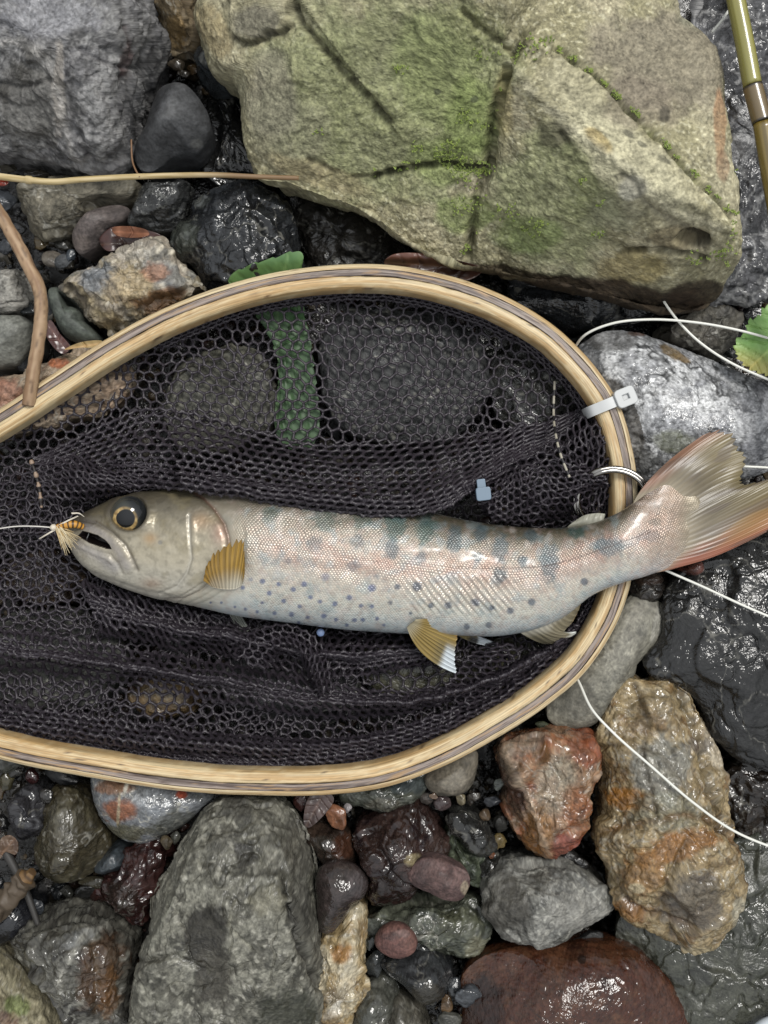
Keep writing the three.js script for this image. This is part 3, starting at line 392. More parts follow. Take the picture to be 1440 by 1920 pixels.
  ['cobble', 'rounded cobble with orange stains and a white vein below the lower left hoop', 'cobble', [[167, 1492], [172, 1440], [240, 1436], [350, 1452], [405, 1490], [382, 1512], [342, 1550], [270, 1586], [224, 1581], [190, 1551], [172, 1520]], 0.010, 0.014, { dk: 0.85, sp: 2.4, e: 2.8, warp: 0.05, soft: 0.3, amp: 0.65, chip: 0.3, n: 4, mat: 'wet', c: ['#6f7274', '#83868a', '#5a5c58'], f: 0.015, vein: [['#c3c0b4', 0.018, 0.03, 0.7]], patch: [[225, 1520, 36, 24, '#8b5230', 0.9, 0.1], [215, 1475, 36, 16, '#8b6448', 0.8], [340, 1488, 12, 10, '#a44a30', 0.9], [222, 1520, 3.5, 40, '#b0a084', 0.9, 0.08], [238, 1470, 4, 26, '#c9c6ba', 0.9, 0.3], [290, 1500, 40, 30, '#8d9298', 0.6], [235, 1560, 50, 16, '#5f5a3c', 0.7], [320, 1545, 60, 20, '#4c4c42', 0.6, -0.4]] }],
  ['cobble', 'olive brown wet cobble left of the orange stained one', 'cobble', [[54, 1602], [70, 1560], [90, 1500], [114, 1472], [150, 1474], [186, 1530], [207, 1580], [188, 1622], [142, 1656], [100, 1661], [65, 1642]], 0.007, 0.019, { sp: 2.5, e: 2.6, warp: 0.1, soft: 0.3, amp: 1, n: 5, mat: 'wet', c: ['#4a4434', '#55503f', '#3a3528'], f: 0.016, patch: [[120, 1530, 30, 40, '#6b675a', 0.6]] }],
  ['cobble', 'dark red wet rock left of the large grey rock', 'rock', [[168, 1692], [200, 1650], [230, 1610], [266, 1576], [306, 1566], [322, 1608], [292, 1652], [276, 1700], [260, 1746], [225, 1736], [196, 1712]], 0.008, 0.014, { sp: 2.4, e: 3, warp: 0.08, soft: 0.15, amp: 1.7, n: 5, mat: 'gloss', c: ['#3f2826', '#4d302d', '#352424'], f: 0.012, patch: [[225, 1680, 40, 30, '#474039', 0.6], [265, 1640, 20, 30, '#5f4a48', 0.5]] }],
  ['cobble', 'pale ochre quartz rock right of the large grey rock', 'rock', [[596, 1770], [640, 1722], [674, 1684], [684, 1700], [688, 1760], [686, 1830], [660, 1905], [640, 1990], [570, 1990], [590, 1860]], 0.012, 0.016, { dk: 0.95, sp: 2.4, e: 3.4, free: true, warp: 0.08, soft: 0.15, amp: 1.5, n: 5, mat: 'wet', strata: [0.8, 0.3, 0.2, 130, 0.0005, 0.2], c: ['#b09a72', '#c8bca0', '#8d7652'], f: 0.012, patch: [[640, 1790, 22, 20, '#a8763a', 0.8], [625, 1870, 34, 20, '#5f503a', 0.7], [650, 1840, 20, 40, '#c8bfa8', 0.5], [625, 1895, 26, 9, '#d8d2c4', 0.8, -0.7], [605, 1920, 40, 30, '#7d6a4c', 0.6]] }],
  ['cobble', 'lumpy maroon wet rock in the middle of the lower stones', 'rock', [[664, 1560], [700, 1522], [770, 1492], [816, 1520], [838, 1560], [846, 1604], [815, 1640], [780, 1692], [730, 1706], [698, 1702], [686, 1650], [668, 1602]], 0.009, 0.020, { sp: 2.4, e: 2.8, warp: 0.1, soft: 0.2, amp: 1.2, n: 5, mat: 'gloss', c: ['#3f2f2b', '#4c3a36', '#33272a'], f: 0.016, vein: [['#241b19', 0.014, 0.03, 0.7]], patch: [[730, 1670, 36, 36, '#2a201d', 0.7], [820, 1590, 26, 24, '#6a5750', 0.5], [775, 1612, 20, 14, '#b8a984', 0.9, -0.5]] }],
  ['cobble', 'flat dusty maroon pebble resting on the lumpy maroon rock', 'pebble', [[764, 1640], [788, 1610], [815, 1608], [850, 1620], [878, 1638], [882, 1662], [866, 1690], [836, 1693], [800, 1676], [776, 1662]], 0.028, 0.006, { dk: 0.72, sp: 2, e: 2.5, free: true, low: 0.012, warp: 0.05, soft: 0.2, amp: 0.5, chip: 0.3, n: 4, mat: 'semi', c: ['#6b5452', '#7a615d', '#5a4644'], patch: [[872, 1665, 8, 14, '#b5a68e', 0.8], [820, 1645, 30, 16, '#5f4440', 0.5], [785, 1650, 16, 30, '#4a3a3a', 0.6]] }],
  ['cobble', 'green grey rock with pale edges above the glossy black stone', 'rock', [[684, 1742], [720, 1712], [780, 1696], [842, 1690], [886, 1680], [914, 1722], [911, 1762], [892, 1802], [846, 1800], [800, 1780], [740, 1766], [700, 1770]], 0.008, 0.012, { sp: 2.4, e: 3.6, warp: 0.08, soft: 0.1, amp: 1.3, n: 5, mat: 'wet', c: ['#50544a', '#64675a', '#424439'], spot: ['#8d907e', 420, 0.5], patch: [[890, 1780, 20, 26, '#8e8b74', 0.7], [860, 1730, 40, 30, '#5b5c44', 0.5]] }],
  ['cobble', 'small oval dusty red pebble on the green grey rock', 'pebble', [[702, 1768], [712, 1742], [738, 1731], [768, 1740], [783, 1764], [776, 1790], [750, 1800], [722, 1794]], 0.022, 0.006, { dk: 0.75, sp: 2, e: 2.6, free: true, low: 0.014, amp: 0.4, chip: 0.3, soft: 0.3, mat: 'semi', c: ['#75524c', '#845f56', '#634642'], patch: [[755, 1750, 18, 8, '#a08680', 0.6], [735, 1755, 20, 8, '#5e4a48', 0.5]] }],
  ['cobble', 'glossy black angular stone below the small oval red pebble', 'rock', [[714, 1808], [760, 1788], [800, 1786], [836, 1800], [852, 1832], [838, 1868], [812, 1896], [786, 1882], [750, 1846]], 0.013, 0.014, { sp: 2.3, e: 4, warp: 0.06, soft: 0.06, amp: 0.8, chip: 0.3, n: 6, mat: 'gloss', c: ['#3b3d3f', '#4e5052', '#303132'], patch: [[800, 1865, 26, 22, '#4c4638', 0.7], [812, 1890, 14, 9, '#9a9a92', 0.6]] }],
  ['cobble', 'grey wet rock at the bottom edge right of the ochre quartz', 'rock', [[670, 1890], [700, 1830], [725, 1822], [752, 1850], [740, 1880], [720, 1910], [730, 1990], [650, 1990]], 0.008, 0.013, { sp: 2.4, e: 4, amp: 0.9, n: 5, soft: 0.08, free: true, mat: 'wet', c: ['#55564f', '#66665e', '#454640'] }],
  ['cobble', 'grey brown rounded rock at the bottom edge under the glossy black stone', 'rock', [[722, 1900], [745, 1862], [775, 1880], [800, 1910], [806, 1990], [715, 1990]], 0.010, 0.012, { sp: 2.4, e: 3, amp: 0.8, chip: 0.3, n: 4, free: true, mat: 'wet', c: ['#5d5a50', '#6c685e', '#4c4a42'] }],
  ['cobble', 'dark angular stone beside the maroon rock, left of the red orange block', 'rock', [[838, 1532], [846, 1518], [872, 1511], [900, 1526], [930, 1572], [920, 1606], [892, 1602], [860, 1562]], 0.010, 0.012, { sp: 2.2, e: 5, warp: 0.07, soft: 0.06, amp: 1.2, n: 5, mat: 'gloss', c: ['#3d3d3c', '#53534f', '#313131'] }],
  ['cobble', 'mossy green wet stone between the maroon rock and the oval cobble', 'rock', [[832, 1560], [846, 1540], [872, 1580], [900, 1605], [912, 1640], [908, 1664], [880, 1660], [850, 1630], [838, 1600]], 0.006, 0.010, { sp: 2.3, e: 3, amp: 1.1, n: 5, mat: 'wet', c: ['#4a5242', '#626a56', '#3a4034'], vein: [['#8d937e', 0.012, 0.04, 0.6]] }],
  ['cobble', 'dark brown wet stone right of the large grey rock, upper of two', 'rock', [[572, 1552], [600, 1541], [640, 1556], [662, 1592], [664, 1626], [640, 1636], [604, 1632], [586, 1595]], 0.008, 0.014, { sp: 2.3, e: 2.6, amp: 1, n: 5, soft: 0.2, mat: 'gloss', c: ['#3b302a', '#4a3c33', '#2f2825'], patch: [[640, 1590, 20, 24, '#6e4430', 0.5], [605, 1580, 20, 14, '#55524c', 0.6]] }],
  ['cobble', 'smooth purple brown stone tapering down over the ochre quartz', 'rock', [[592, 1640], [606, 1620], [640, 1612], [672, 1625], [690, 1650], [684, 1680], [662, 1700], [640, 1735], [618, 1758], [598, 1752], [594, 1700]], 0.022, 0.010, { sp: 2.2, e: 2.8, low: 0.008, amp: 0.5, chip: 0.3, n: 4, soft: 0.2, mat: 'gloss', free: true, c: ['#4c4240', '#594e4b', '#3d3533'], patch: [[670, 1660, 20, 26, '#6b6262', 0.6], [610, 1730, 14, 20, '#565049', 0.5], [636, 1655, 16, 20, '#40332a', 0.7]] }],
  ['cobble', 'dark green grey stone under the hoop at the bottom middle', 'rock', [[622, 1490], [660, 1470], [740, 1452], [802, 1448], [800, 1480], [772, 1511], [722, 1531], [662, 1516]], 0.009, 0.010, { sp: 2.4, e: 3, amp: 0.9, n: 5, mat: 'wet', c: ['#4f524a', '#62655b', '#424540'], patch: [[770, 1470, 40, 20, '#4a545a', 0.6], [720, 1510, 40, 14, '#6b6558', 0.5]] }],
  ['cobble', 'round brown grey stone under the lower right of the hoop', 'cobble', [[796, 1462], [815, 1435], [850, 1418], [892, 1408], [894, 1440], [880, 1482], [850, 1496], [812, 1492]], 0.009, 0.010, { sp: 2.4, e: 3, amp: 0.6, chip: 0.3, n: 4, mat: 'smooth', c: ['#6a6357', '#777063', '#59544a'] }],
  ['cobble', 'dark blue grey small stone under the orange stained cobble', 'pebble', [[172, 1634], [198, 1596], [222, 1584], [240, 1596], [242, 1612], [222, 1632], [190, 1641]], 0.006, 0.009, { sp: 2, e: 3, amp: 0.6, chip: 0.3, n: 4, mat: 'wet', c: ['#3d4449', '#4a5156', '#33383c'] }],
  ['cobble', 'grey wet stone beside the olive brown cobble at the left edge', 'rock', [[18, 1500], [40, 1478], [66, 1474], [88, 1500], [84, 1545], [62, 1575], [36, 1572], [22, 1540]], 0.006, 0.012, { sp: 2.4, e: 3, amp: 1.3, n: 5, mat: 'gloss', c: ['#47464a', '#56565a', '#36363a'] }],
  ['cobble', 'smooth blue black stone behind the broken stick at the left edge', 'rock', [[-30, 1700], [20, 1672], [58, 1692], [70, 1720], [50, 1745], [10, 1772], [-30, 1785]], 0.005, 0.011, { sp: 2.4, e: 2.6, amp: 0.4, chip: 0.3, mat: 'gloss', c: ['#2f3034', '#3a3b40', '#26272b'] }],
  ['cobble', 'grey rock under the hoop at the left edge of the photo', 'rock', [[-40, 1410], [30, 1402], [60, 1420], [50, 1438], [10, 1446], [-40, 1450]], 0.008, 0.006, { e: 3, amp: 0.8, chip: 0.3, mat: 'wet', c: ['#55564f', '#62635a'] }],
  ['cobble', 'charcoal smooth pear shaped stone between the grey boulder and the slab', 'cobble', [[252, 300], [250, 272], [263, 235], [280, 180], [293, 152], [320, 143], [346, 149], [369, 176], [389, 212], [396, 246], [388, 268], [370, 290], [346, 291], [322, 300], [302, 314], [280, 323], [262, 318]], 0.018, 0.018, { sp: 2.4, e: 2.6, free: true, warp: 0.05, soft: 0.2, amp: 0.35, chip: 0.3, n: 5, mat: 'smooth', c: ['#47484a', '#505153', '#3f4042'], f: 0.03, patch: [[368, 270, 12, 10, '#6a6a66', 0.4], [290, 295, 40, 16, '#3c3d3e', 0.6]] }],
  ['cobble', 'ochre brown stone at the top edge between the grey boulder and the slab', 'rock', [[262, -40], [345, -40], [350, 18], [373, 76], [362, 98], [340, 104], [312, 92], [306, 60], [290, 20]], 0.016, 0.022, { sp: 2.6, e: 3, free: true, amp: 1.1, n: 5, mat: 'semi', c: ['#6d5f49', '#82735a', '#574b3a'], crack: 0.001, patch: [[330, 60, 20, 40, '#8d7244', 0.5]] }],
  ['cobble', 'black wet rock in the shadow beside the charcoal stone', 'rock', [[384, 195], [396, 165], [440, 160], [452, 250], [475, 300], [530, 330], [470, 348], [400, 342], [388, 300], [398, 240]], -0.004, 0.010, { sp: 2.8, e: 3, free: true, amp: 1.3, n: 5, mat: 'gloss', c: ['#2b2b2b', '#383836', '#222223'] }],
  ['cobble', 'dark blue grey rock under the slab edge above the charcoal stone', 'rock', [[372, 92], [384, 80], [420, 96], [445, 126], [445, 165], [410, 160], [384, 140]], 0.012, 0.014, { sp: 2.6, e: 4, free: true, amp: 1, n: 5, mat: 'wet', c: ['#3f4447', '#4c5154', '#323537'] }],
  ['cobble', 'glossy black wet rock above the green leaf', 'rock', [[318, 462], [334, 430], [356, 400], [368, 362], [386, 345], [440, 335], [492, 340], [530, 368], [550, 410], [562, 470], [562, 522], [480, 548], [440, 562], [402, 548], [362, 500]], 0.009, 0.017, { sp: 2.4, e: 2.8, warp: 0.08, soft: 0.2, amp: 1.3, n: 6, mat: 'gloss', c: ['#35373a', '#43464a', '#2a2b2d'], f: 0.016, strata: [0.5, -0.6, 0.2, 110, 0.0004, 0.3], patch: [[350, 450, 22, 40, '#6f7468', 0.55, 0.4], [378, 375, 18, 16, '#7a7e7a', 0.5]] }],
  ['cobble', 'black rock in deep shadow under the slab above the hoop', 'rock', [[545, 350], [600, 360], [700, 410], [760, 460], [740, 520], [600, 530], [560, 470]], -0.008, 0.010, { sp: 3.2, e: 3, amp: 1.2, n: 5, mat: 'wet', c: ['#2f2d2a', '#3d3a36', '#262522'] }],
  ['cobble', 'small black faceted stone with pale scratches under the straw stalk', 'rock', [[241, 402], [240, 425], [284, 433], [320, 431], [341, 410], [356, 375], [353, 345], [335, 336], [272, 340], [256, 365]], 0.012, 0.014, { sp: 2.2, e: 6, warp: 0.06, soft: 0.06, amp: 0.9, mat: 'wet', planes: [[270, 420, 0.020, 345, 355, 0.025, 262, 352, 0.026], [262, 430, 0.016, 345, 365, 0.023, 340, 420, 0.012]], c: ['#3a3b3b', '#4a4b4a', '#2f3030'], vein: [['#8e8f8a', 0.012, 0.03, 0.6]] }],
  ['cobble', 'olive brown wedge shaped rock under the straw stalk at the left', 'rock', [[24, 362], [44, 340], [90, 326], [130, 330], [256, 345], [252, 372], [192, 386], [152, 406], [122, 440], [92, 446], [56, 431], [34, 406]], 0.011, 0.018, { sp: 2.4, e: 5, warp: 0.1, soft: 0.06, amp: 1.1, free: true, mat: 'semi', planes: [[40, 370, 0.026, 250, 350, 0.022, 130, 425, 0.022], [150, 400, 0.026, 250, 372, 0.018, 110, 445, 0.012]], c: ['#6d685a', '#7d7768', '#5c584c'], strata: [0.3, 0.9, 0.3, 110, 0.0005, 0.35], patch: [[100, 335, 50, 10, '#625a4a', 0.5]] }],
  ['cobble', 'small smooth mauve brown stone below the wedge shaped rock', 'pebble', [[131, 432], [150, 406], [186, 388], [224, 383], [243, 394], [236, 416], [205, 440], [180, 465], [152, 476], [134, 458]], 0.014, 0.012, { sp: 2, e: 3, amp: 0.4, chip: 0.3, n: 4, soft: 0.15, mat: 'smooth', c: ['#69605d', '#756b67', '#5b5351'], patch: [[150, 455, 20, 14, '#7d7169', 0.5]] }],
  ['cobble', 'ochre and grey crystalline rock touching the hoop at the upper left', 'rock', [[99, 526], [138, 490], [208, 461], [264, 448], [300, 455], [340, 490], [382, 520], [397, 548], [352, 566], [292, 592], [262, 612], [242, 628], [212, 632], [188, 608], [150, 588], [124, 560]], 0.014, 0.022, { dk: 1.15, grooves: [[[[135, 532], [190, 585], [240, 612]], 5, -0.0005, '#d0bf98', 0.7], [[[215, 560], [260, 565], [330, 545]], 6, 0.002, '#4a3622', 0.7], [[[170, 480], [215, 540], [235, 590]], 4, 0.001, '#3f4146', 0.5]], sp: 2.2, e: 8, warp: 0.09, soft: 0.05, amp: 1.7, mat: 'semi', planes: [[120, 530, 0.028, 265, 452, 0.032, 240, 580, 0.032], [120, 530, 0.027, 235, 600, 0.027, 190, 612, 0.014], [265, 452, 0.032, 385, 535, 0.026, 260, 590, 0.030], [260, 560, 0.032, 390, 545, 0.026, 300, 592, 0.016]], c: ['#8c826c', '#a3998a', '#6a6862'], f: 0.011, spot: ['#cfc7b4', 300, 0.6], crack: 0.001, patch: [[180, 520, 44, 34, '#6b7076', 0.8], [250, 470, 40, 20, '#a9a397', 0.6], [240, 540, 50, 40, '#b09c78', 0.6], [310, 515, 50, 24, '#70757a', 0.6, 0.4], [300, 560, 50, 22, '#6f4d2e', 0.8, -0.3], [290, 510, 26, 20, '#9b6848', 0.6], [160, 560, 60, 12, '#4f463a', 0.7, 0.6], [205, 600, 26, 20, '#8c7a58', 0.6]] }],
  ['cobble', 'smooth dark green grey stone tucked beneath the ochre rock', 'cobble', [[88, 540], [104, 535], [130, 580], [178, 620], [190, 640], [160, 646], [128, 634], [100, 595]], 0.009, 0.010, { sp: 2.3, e: 2.6, amp: 0.3, chip: 0.3, mat: 'smooth', c: ['#50564f', '#5e645c', '#424842'] }],
  ['cobble', 'pale grey cracked stone at the left edge behind the curved twig', 'rock', [[-50, 505], [30, 502], [52, 528], [62, 575], [44, 592], [10, 590], [-50, 596]], 0.012, 0.012, { sp: 2.3, e: 6, soft: 0.06, amp: 0.9, n: 5, crack: 0.0014, free: true, mat: 'semi', c: ['#8d8a83', '#9e9b93', '#76736c'] }],
  ['cobble', 'flat medium grey stone at the left edge below the pale cracked one', 'rock', [[-50, 592], [40, 590], [60, 608], [56, 650], [32, 685], [-50, 694]], 0.012, 0.010, { sp: 2.4, e: 6, amp: 0.5, chip: 0.3, n: 4, free: true, mat: 'smooth', c: ['#6f7069', '#7d7e77', '#62635d'] }],
  ['cobble', 'orange and pink rock half under the hoop at the left', 'rock', [[-50, 722], [-5, 706], [45, 696], [76, 680], [120, 655], [170, 648], [220, 665], [250, 705], [200, 770], [60, 800], [-50, 830]], 0.009, 0.012, { sp: 2.4, e: 4, warp: 0.07, amp: 1.1, n: 5, mat: 'semi', c: ['#8d7864', '#a3917c', '#7d6450'], f: 0.012, patch: [[10, 740, 40, 30, '#a0705c', 0.7], [110, 680, 24, 12, '#a85f38', 0.8], [150, 670, 30, 12, '#8a7b60', 0.5]] }],
  ['cobble', 'dark wet stone under the slab at the right of the hoop', 'rock', [[955, 535], [1040, 540], [1150, 555], [1232, 566], [1226, 590], [1182, 605], [1085, 610], [1020, 592], [970, 570]], 0.002, 0.009, { sp: 2.8, e: 3, amp: 0.8, chip: 0.3, n: 5, mat: 'gloss', c: ['#36383a', '#44474a', '#2b2c2e'] }],
  ['cobble', 'rough grey brown stone crossed by the fly line below the slab', 'rock', [[1254, 612], [1290, 584], [1350, 572], [1388, 582], [1388, 622], [1372, 652], [1350, 668], [1300, 656], [1262, 638]], 0.012, 0.010, { sp: 2.2, e: 5, amp: 1.3, n: 6, soft: 0.06, mat: 'semi', c: ['#57534b', '#68645a', '#45423c'], spot: ['#87837a', 420, 0.5] }],
  ['cobble', 'dark mottled wet stone just under the tail', 'rock', [[1164, 1092], [1190, 1072], [1240, 1068], [1264, 1090], [1246, 1122], [1212, 1132], [1176, 1122]], 0.007, 0.009, { sp: 2.4, e: 3, amp: 1.2, n: 5, mat: 'gloss', c: ['#33302e', '#4a443f', '#2a2826'], patch: [[1215, 1085, 30, 14, '#7d6456', 0.5]] }],
  ['cobble', 'red brown pebble peeping out below the orange tail edge', 'pebble', [[1284, 1068], [1296, 1052], [1318, 1052], [1322, 1070], [1305, 1080]], 0.024, 0.005, { sp: 2, e: 2.6, amp: 0.4, chip: 0.3, free: true, mat: 'wet', c: ['#6b443c', '#7c5248'] }],
  ['cobble', 'tiny brown stone under the net frame right of the maroon rock', 'pebble', [[892, 1608], [915, 1590], [935, 1600], [940, 1640], [918, 1652], [900, 1640]], 0.005, 0.007, { sp: 2.2, e: 3, amp: 1, n: 4, mat: 'gloss', c: ['#30302e', '#44423e'] }],
  // stones seen through the netting
  ['cobble', 'large dark stone seen through the netting behind the fish back', 'rock', [[596, 660], [640, 590], [740, 570], [850, 590], [912, 660], [918, 760], [850, 820], [720, 830], [620, 780]], 0.003, 0.012, { sp: 3.4, e: 3, amp: 1.2, n: 5, mat: 'semi', c: ['#3e3f40', '#4c4d4d', '#303131'] }],
  ['cobble', 'olive grey stone seen through the netting left of the green leaf', 'rock', [[300, 760], [330, 690], [400, 650], [480, 650], [515, 720], [505, 800], [430, 850], [340, 840]], 0.003, 0.012, { sp: 3.4, e: 3, amp: 1.2, n: 5, mat: 'semi', c: ['#55544a', '#66655a', '#474640'] }],
  ['cobble', 'dark grey stone under the netting at the lower left inside the hoop', 'rock', [[-40, 1180], [80, 1140], [200, 1170], [240, 1240], [200, 1310], [60, 1330], [-40, 1300]], 0.003, 0.011, { sp: 3.4, e: 3, amp: 1, n: 5, mat: 'semi', c: ['#474844', '#5d5e58', '#383a36'] }],
  ['cobble', 'brown stone under the netting below the fly', 'rock', [[10, 1060], [60, 1030], [140, 1050], [170, 1090], [130, 1130], [40, 1130]], 0.003, 0.009, { sp: 3.2, e: 3, amp: 1.2, n: 4, mat: 'wet', c: ['#4d4034', '#5f5043', '#3d332a'] }],
  ['cobble', 'ochre stone under the lower netting left of its middle', 'rock', [[240, 1300], [280, 1275], [350, 1290], [370, 1330], [320, 1350], [260, 1340]], 0.003, 0.009, { sp: 3.2, e: 3, amp: 1.2, n: 4, mat: 'wet', c: ['#7d684c', '#94805f', '#5f4e3a'] }],
  ['cobble', 'olive stone under the netting between the belly fins', 'rock', [[680, 1230], [740, 1200], [860, 1210], [1000, 1200], [1020, 1260], [940, 1310], [780, 1320], [700, 1290]], 0.003, 0.009, { sp: 3.4, e: 3, amp: 1.2, n: 5, mat: 'wet', c: ['#5c5a48', '#6e6c58', '#4a493c'] }],
  ['cobble', 'black stone under the netting in the middle of the lower hoop', 'rock', [[420, 1250], [520, 1220], [640, 1240], [680, 1310], [600, 1370], [470, 1360], [410, 1310]], 0.003, 0.008, { sp: 3.4, e: 3, amp: 1.2, n: 5, mat: 'semi', c: ['#2f2f30', '#3d3d3e'] }],
  ['cobble', 'dark stone under the netting right of the fish back', 'rock', [[930, 660], [1000, 650], [1060, 720], [1080, 790], [1000, 830], [930, 780]], 0.003, 0.008, { sp: 3.4, e: 3, amp: 1.2, n: 5, mat: 'wet', c: ['#363633', '#454541'] }],
];
for (const [name, label, cat, line, at, top, look] of STONES) stone(name, label, cat, line, at, top, look);

// pebbles one can pick out in the gaps: [x, y, half length, half width, turn, colour, label, lift]
const PEBBLES = [
  [98, 487, 22, 17, 0.3, '#8d857a', 'pale knobbly pebble left of the ochre rock', 0.010],
  [118, 490, 18, 13, -0.3, '#5f6265', 'grey chip leaning on the ochre rock', 0.012],
  [133, 480, 9, 13, 0.1, '#5a626b', 'small blue grey pebble beside the ochre rock tip', 0.013],
  [76, 455, 15, 12, 0, '#6e5f42', 'ochre pebble under the wedge shaped rock', 0.008],
  [118, 458, 18, 12, 0.4, '#4b4a45', 'dark pebble between the wedge rock and the ochre rock', 0.007],
  [10, 380, 22, 26, 0.3, '#5a5f66', 'wet blue grey pebble at the left edge above the curved twig', 0.011],
  [4, 342, 12, 8, 0.2, '#a03c28', 'tiny brick red pebble at the left edge below the straw', 0.014],
  [35, 425, 16, 14, 0, '#3e3f40', 'black pebble between the curved twig and the wedge rock', 0.008],
  [10, 462, 16, 16, 0, '#565a60', 'shiny slate pebble at the left edge behind the curved twig', 0.008],
  [95, 570, 14, 22, 0.2, '#5d6166', 'grey pebble beside the bend of the curved twig', 0.009],
  [50, 580, 18, 14, 0.6, '#54585a', 'dark wet pebble touching the pale cracked stone', 0.012],
  [52, 685, 20, 16, 0, '#2f3133', 'black pebble below the flat grey stone at the left', 0.008],
  [12, 312, 16, 12, 0, '#6d6757', 'olive pebble under the grey boulder at the left edge', 0.01],
  [70, 328, 26, 10, 0.1, '#5e564b', 'brown pebble above the straw stalk at the left', 0.008],
  [330, 120, 16, 12, 0.4, '#5f564a', 'brown pebble above the charcoal stone', 0.012],
  [342, 138, 12, 8, 0, '#4a453d', 'small dark pebble on the charcoal stone side', 0.011],
  [318, 102, 9, 12, 0, '#46423d', 'dark chip below the ochre stone at the top', 0.014],
  [362, 130, 13, 10, 0, '#6a563c', 'amber brown pebble in the gap by the slab', 0.009],
  [633, 1532, 20, 26, -0.5, '#b07a5c', 'bright orange pebble under the hoop at the bottom', 0.015],
  [652, 1515, 8, 9, 0, '#c9c2c4', 'tiny white pebble beside the bright orange pebble', 0.014],
  [566, 1500, 18, 20, 0, '#4a2c29', 'dark red pebble under the hoop beside the grey rock', 0.010],
  [800, 1497, 14, 12, 0, '#58524d', 'grey pebble under the round brown grey stone', 0.010],
  [812, 1492, 9, 6, 0.2, '#a08670', 'tan chip under the round brown grey stone', 0.013],
  [830, 1508, 17, 15, 0.3, '#6a5c5c', 'mauve pebble above the dark angular stone', 0.010],
  [864, 1498, 9, 12, -0.3, '#a89c80', 'cream chip below the round brown grey stone', 0.009],
  [888, 1496, 12, 16, 0.4, '#565049', 'brown grey pebble right of the round stone', 0.009],
  [924, 1502, 18, 11, 0.1, '#3d4046', 'blue black flat pebble left of the red orange block', 0.009],
  [912, 1528, 12, 12, 0.5, '#74604a', 'tan pebble above the dark angular stone tip', 0.011],
  [936, 1472, 10, 12, 0, '#8e948c', 'pale green pebble touching the red orange block', 0.012],
  [938, 1580, 13, 15, -0.4, '#8a774c', 'yellowish pebble left of the red orange block', 0.011],
  [922, 1600, 7, 9, 0.2, '#8b5a40', 'small rusty pebble under the yellowish one', 0.011],
  [935, 1545, 14, 18, 0, '#34332f', 'black pebble below the flat blue black pebble', 0.006],
  [745, 1625, 0, 0, 0, '', '', 0],
  [700, 1738, 20, 13, 0.2, '#5a5e54', 'wet grey pebble above the oval red pebble', 0.013],
  [798, 1780, 22, 13, 0.6, '#4a4b4a', 'dark flat pebble between the oval red pebble and the green rock', 0.014],
  [703, 1810, 17, 26, 0.3, '#4d5050', 'grey wet pebble left of the glossy black stone', 0.011],
  [695, 1765, 9, 14, 0.2, '#5a5d58', 'small grey pebble left of the oval red pebble', 0.011],
  [852, 1850, 14, 20, 0.3, '#4c4f52', 'small slate chip right of the glossy black stone', 0.012],
  [880, 1868, 28, 24, 0.4, '#55595e', 'speckled blue grey stone leaning on the reddish boulder', 0.016],
  [836, 1882, 12, 19, -0.2, '#7d6448', 'brown pebble below the glossy black stone', 0.012],
  [838, 1912, 26, 18, 0.1, '#66665e', 'grey wet pebble at the bottom edge', 0.013],
  [870, 1910, 12, 12, 0, '#83704f', 'tan pebble at the bottom edge left of the reddish boulder', 0.012],
  [310, 1580, 12, 14, 0.2, '#5e5138', 'olive pebble right of the dark red rock', 0.016],
  [328, 1570, 10, 13, 0.3, '#56564e', 'grey pebble tucked beside the large grey rock top', 0.016],
  [345, 1560, 0, 0, 0, '', '', 0],
  [180, 1655, 30, 12, 0.1, '#4a4638', 'flat olive chip under the olive brown cobble', 0.006],
  [160, 1670, 22, 14, -0.2, '#2d2d2c', 'black flat pebble above the dark corner rock', 0.006],
  [125, 1672, 14, 12, 0.4, '#3a3a36', 'dark pebble below the olive brown cobble', 0.006],
  [70, 1700, 12, 16, -0.4, '#50545a', 'shiny slate pebble right of the broken stick', 0.008],
  [88, 1492, 14, 14, 0.2, '#4c4a48', 'small grey pebble beside the olive brown cobble', 0.010],
  [10, 1460, 16, 20, 0.2, '#57523c', 'olive pebble under the hoop at the left edge', 0.007],
  [30, 1450, 16, 12, 0, '#3d3b36', 'dark pebble under the hoop near the left edge', 0.007],
  [60, 1455, 13, 16, 0, '#472a2a', 'dark red pebble under the hoop near the left edge', 0.006],
  [120, 1450, 34, 20, 0.2, '#2c2d2f', 'black flat stone under the hoop at lower left', 0.005],
  [1130, 1385, 8, 7, 0, '#5b6b36', 'green mossy chip between the hoop and the red orange block', 0.012],
  [1018, 1362, 16, 9, 0.2, '#4b5238', 'olive chip under the hoop above the red orange block', 0.009],
  [1088, 1618, 20, 12, 0.4, '#2d2b2a', 'black chip below the red orange block', 0.006],
  [1060, 1610, 26, 16, 0, '#2c2a28', 'black wet pebble above the oval speckled cobble', 0.005],
  [1110, 1760, 30, 16, 0, '#2a2a2a', 'black pebble between the oval cobble and reddish boulder', 0.005],
  [898, 1745, 16, 18, 0.3, '#4d4642', 'brown pebble left of the oval speckled cobble', 0.009],
  [1415, 590, 26, 14, 0.2, '#3c3c3e', 'black pebble behind the green leaf at the right', 0.008],
  [1395, 640, 20, 20, 0.2, '#37373a', 'dark pebble under the green leaf at the right', 0.006],
  [1430, 600, 14, 10, 0, '#4e4e50', 'grey pebble above the green leaf at the right', 0.010],
  [1340, 690, 26, 10, 0.3, '#3a3836', 'black pebble under the fly line beside the veined boulder', 0.010],
  [970, 525, 22, 14, 0.5, '#3f4246', 'wet black pebble under the slab right of the hoop top', 0.010],
  [945, 515, 14, 10, 0.2, '#4b4f52', 'small wet pebble under the slab above the hoop', 0.010],
  [100, 735, 0, 0, 0, '', '', 0],
];
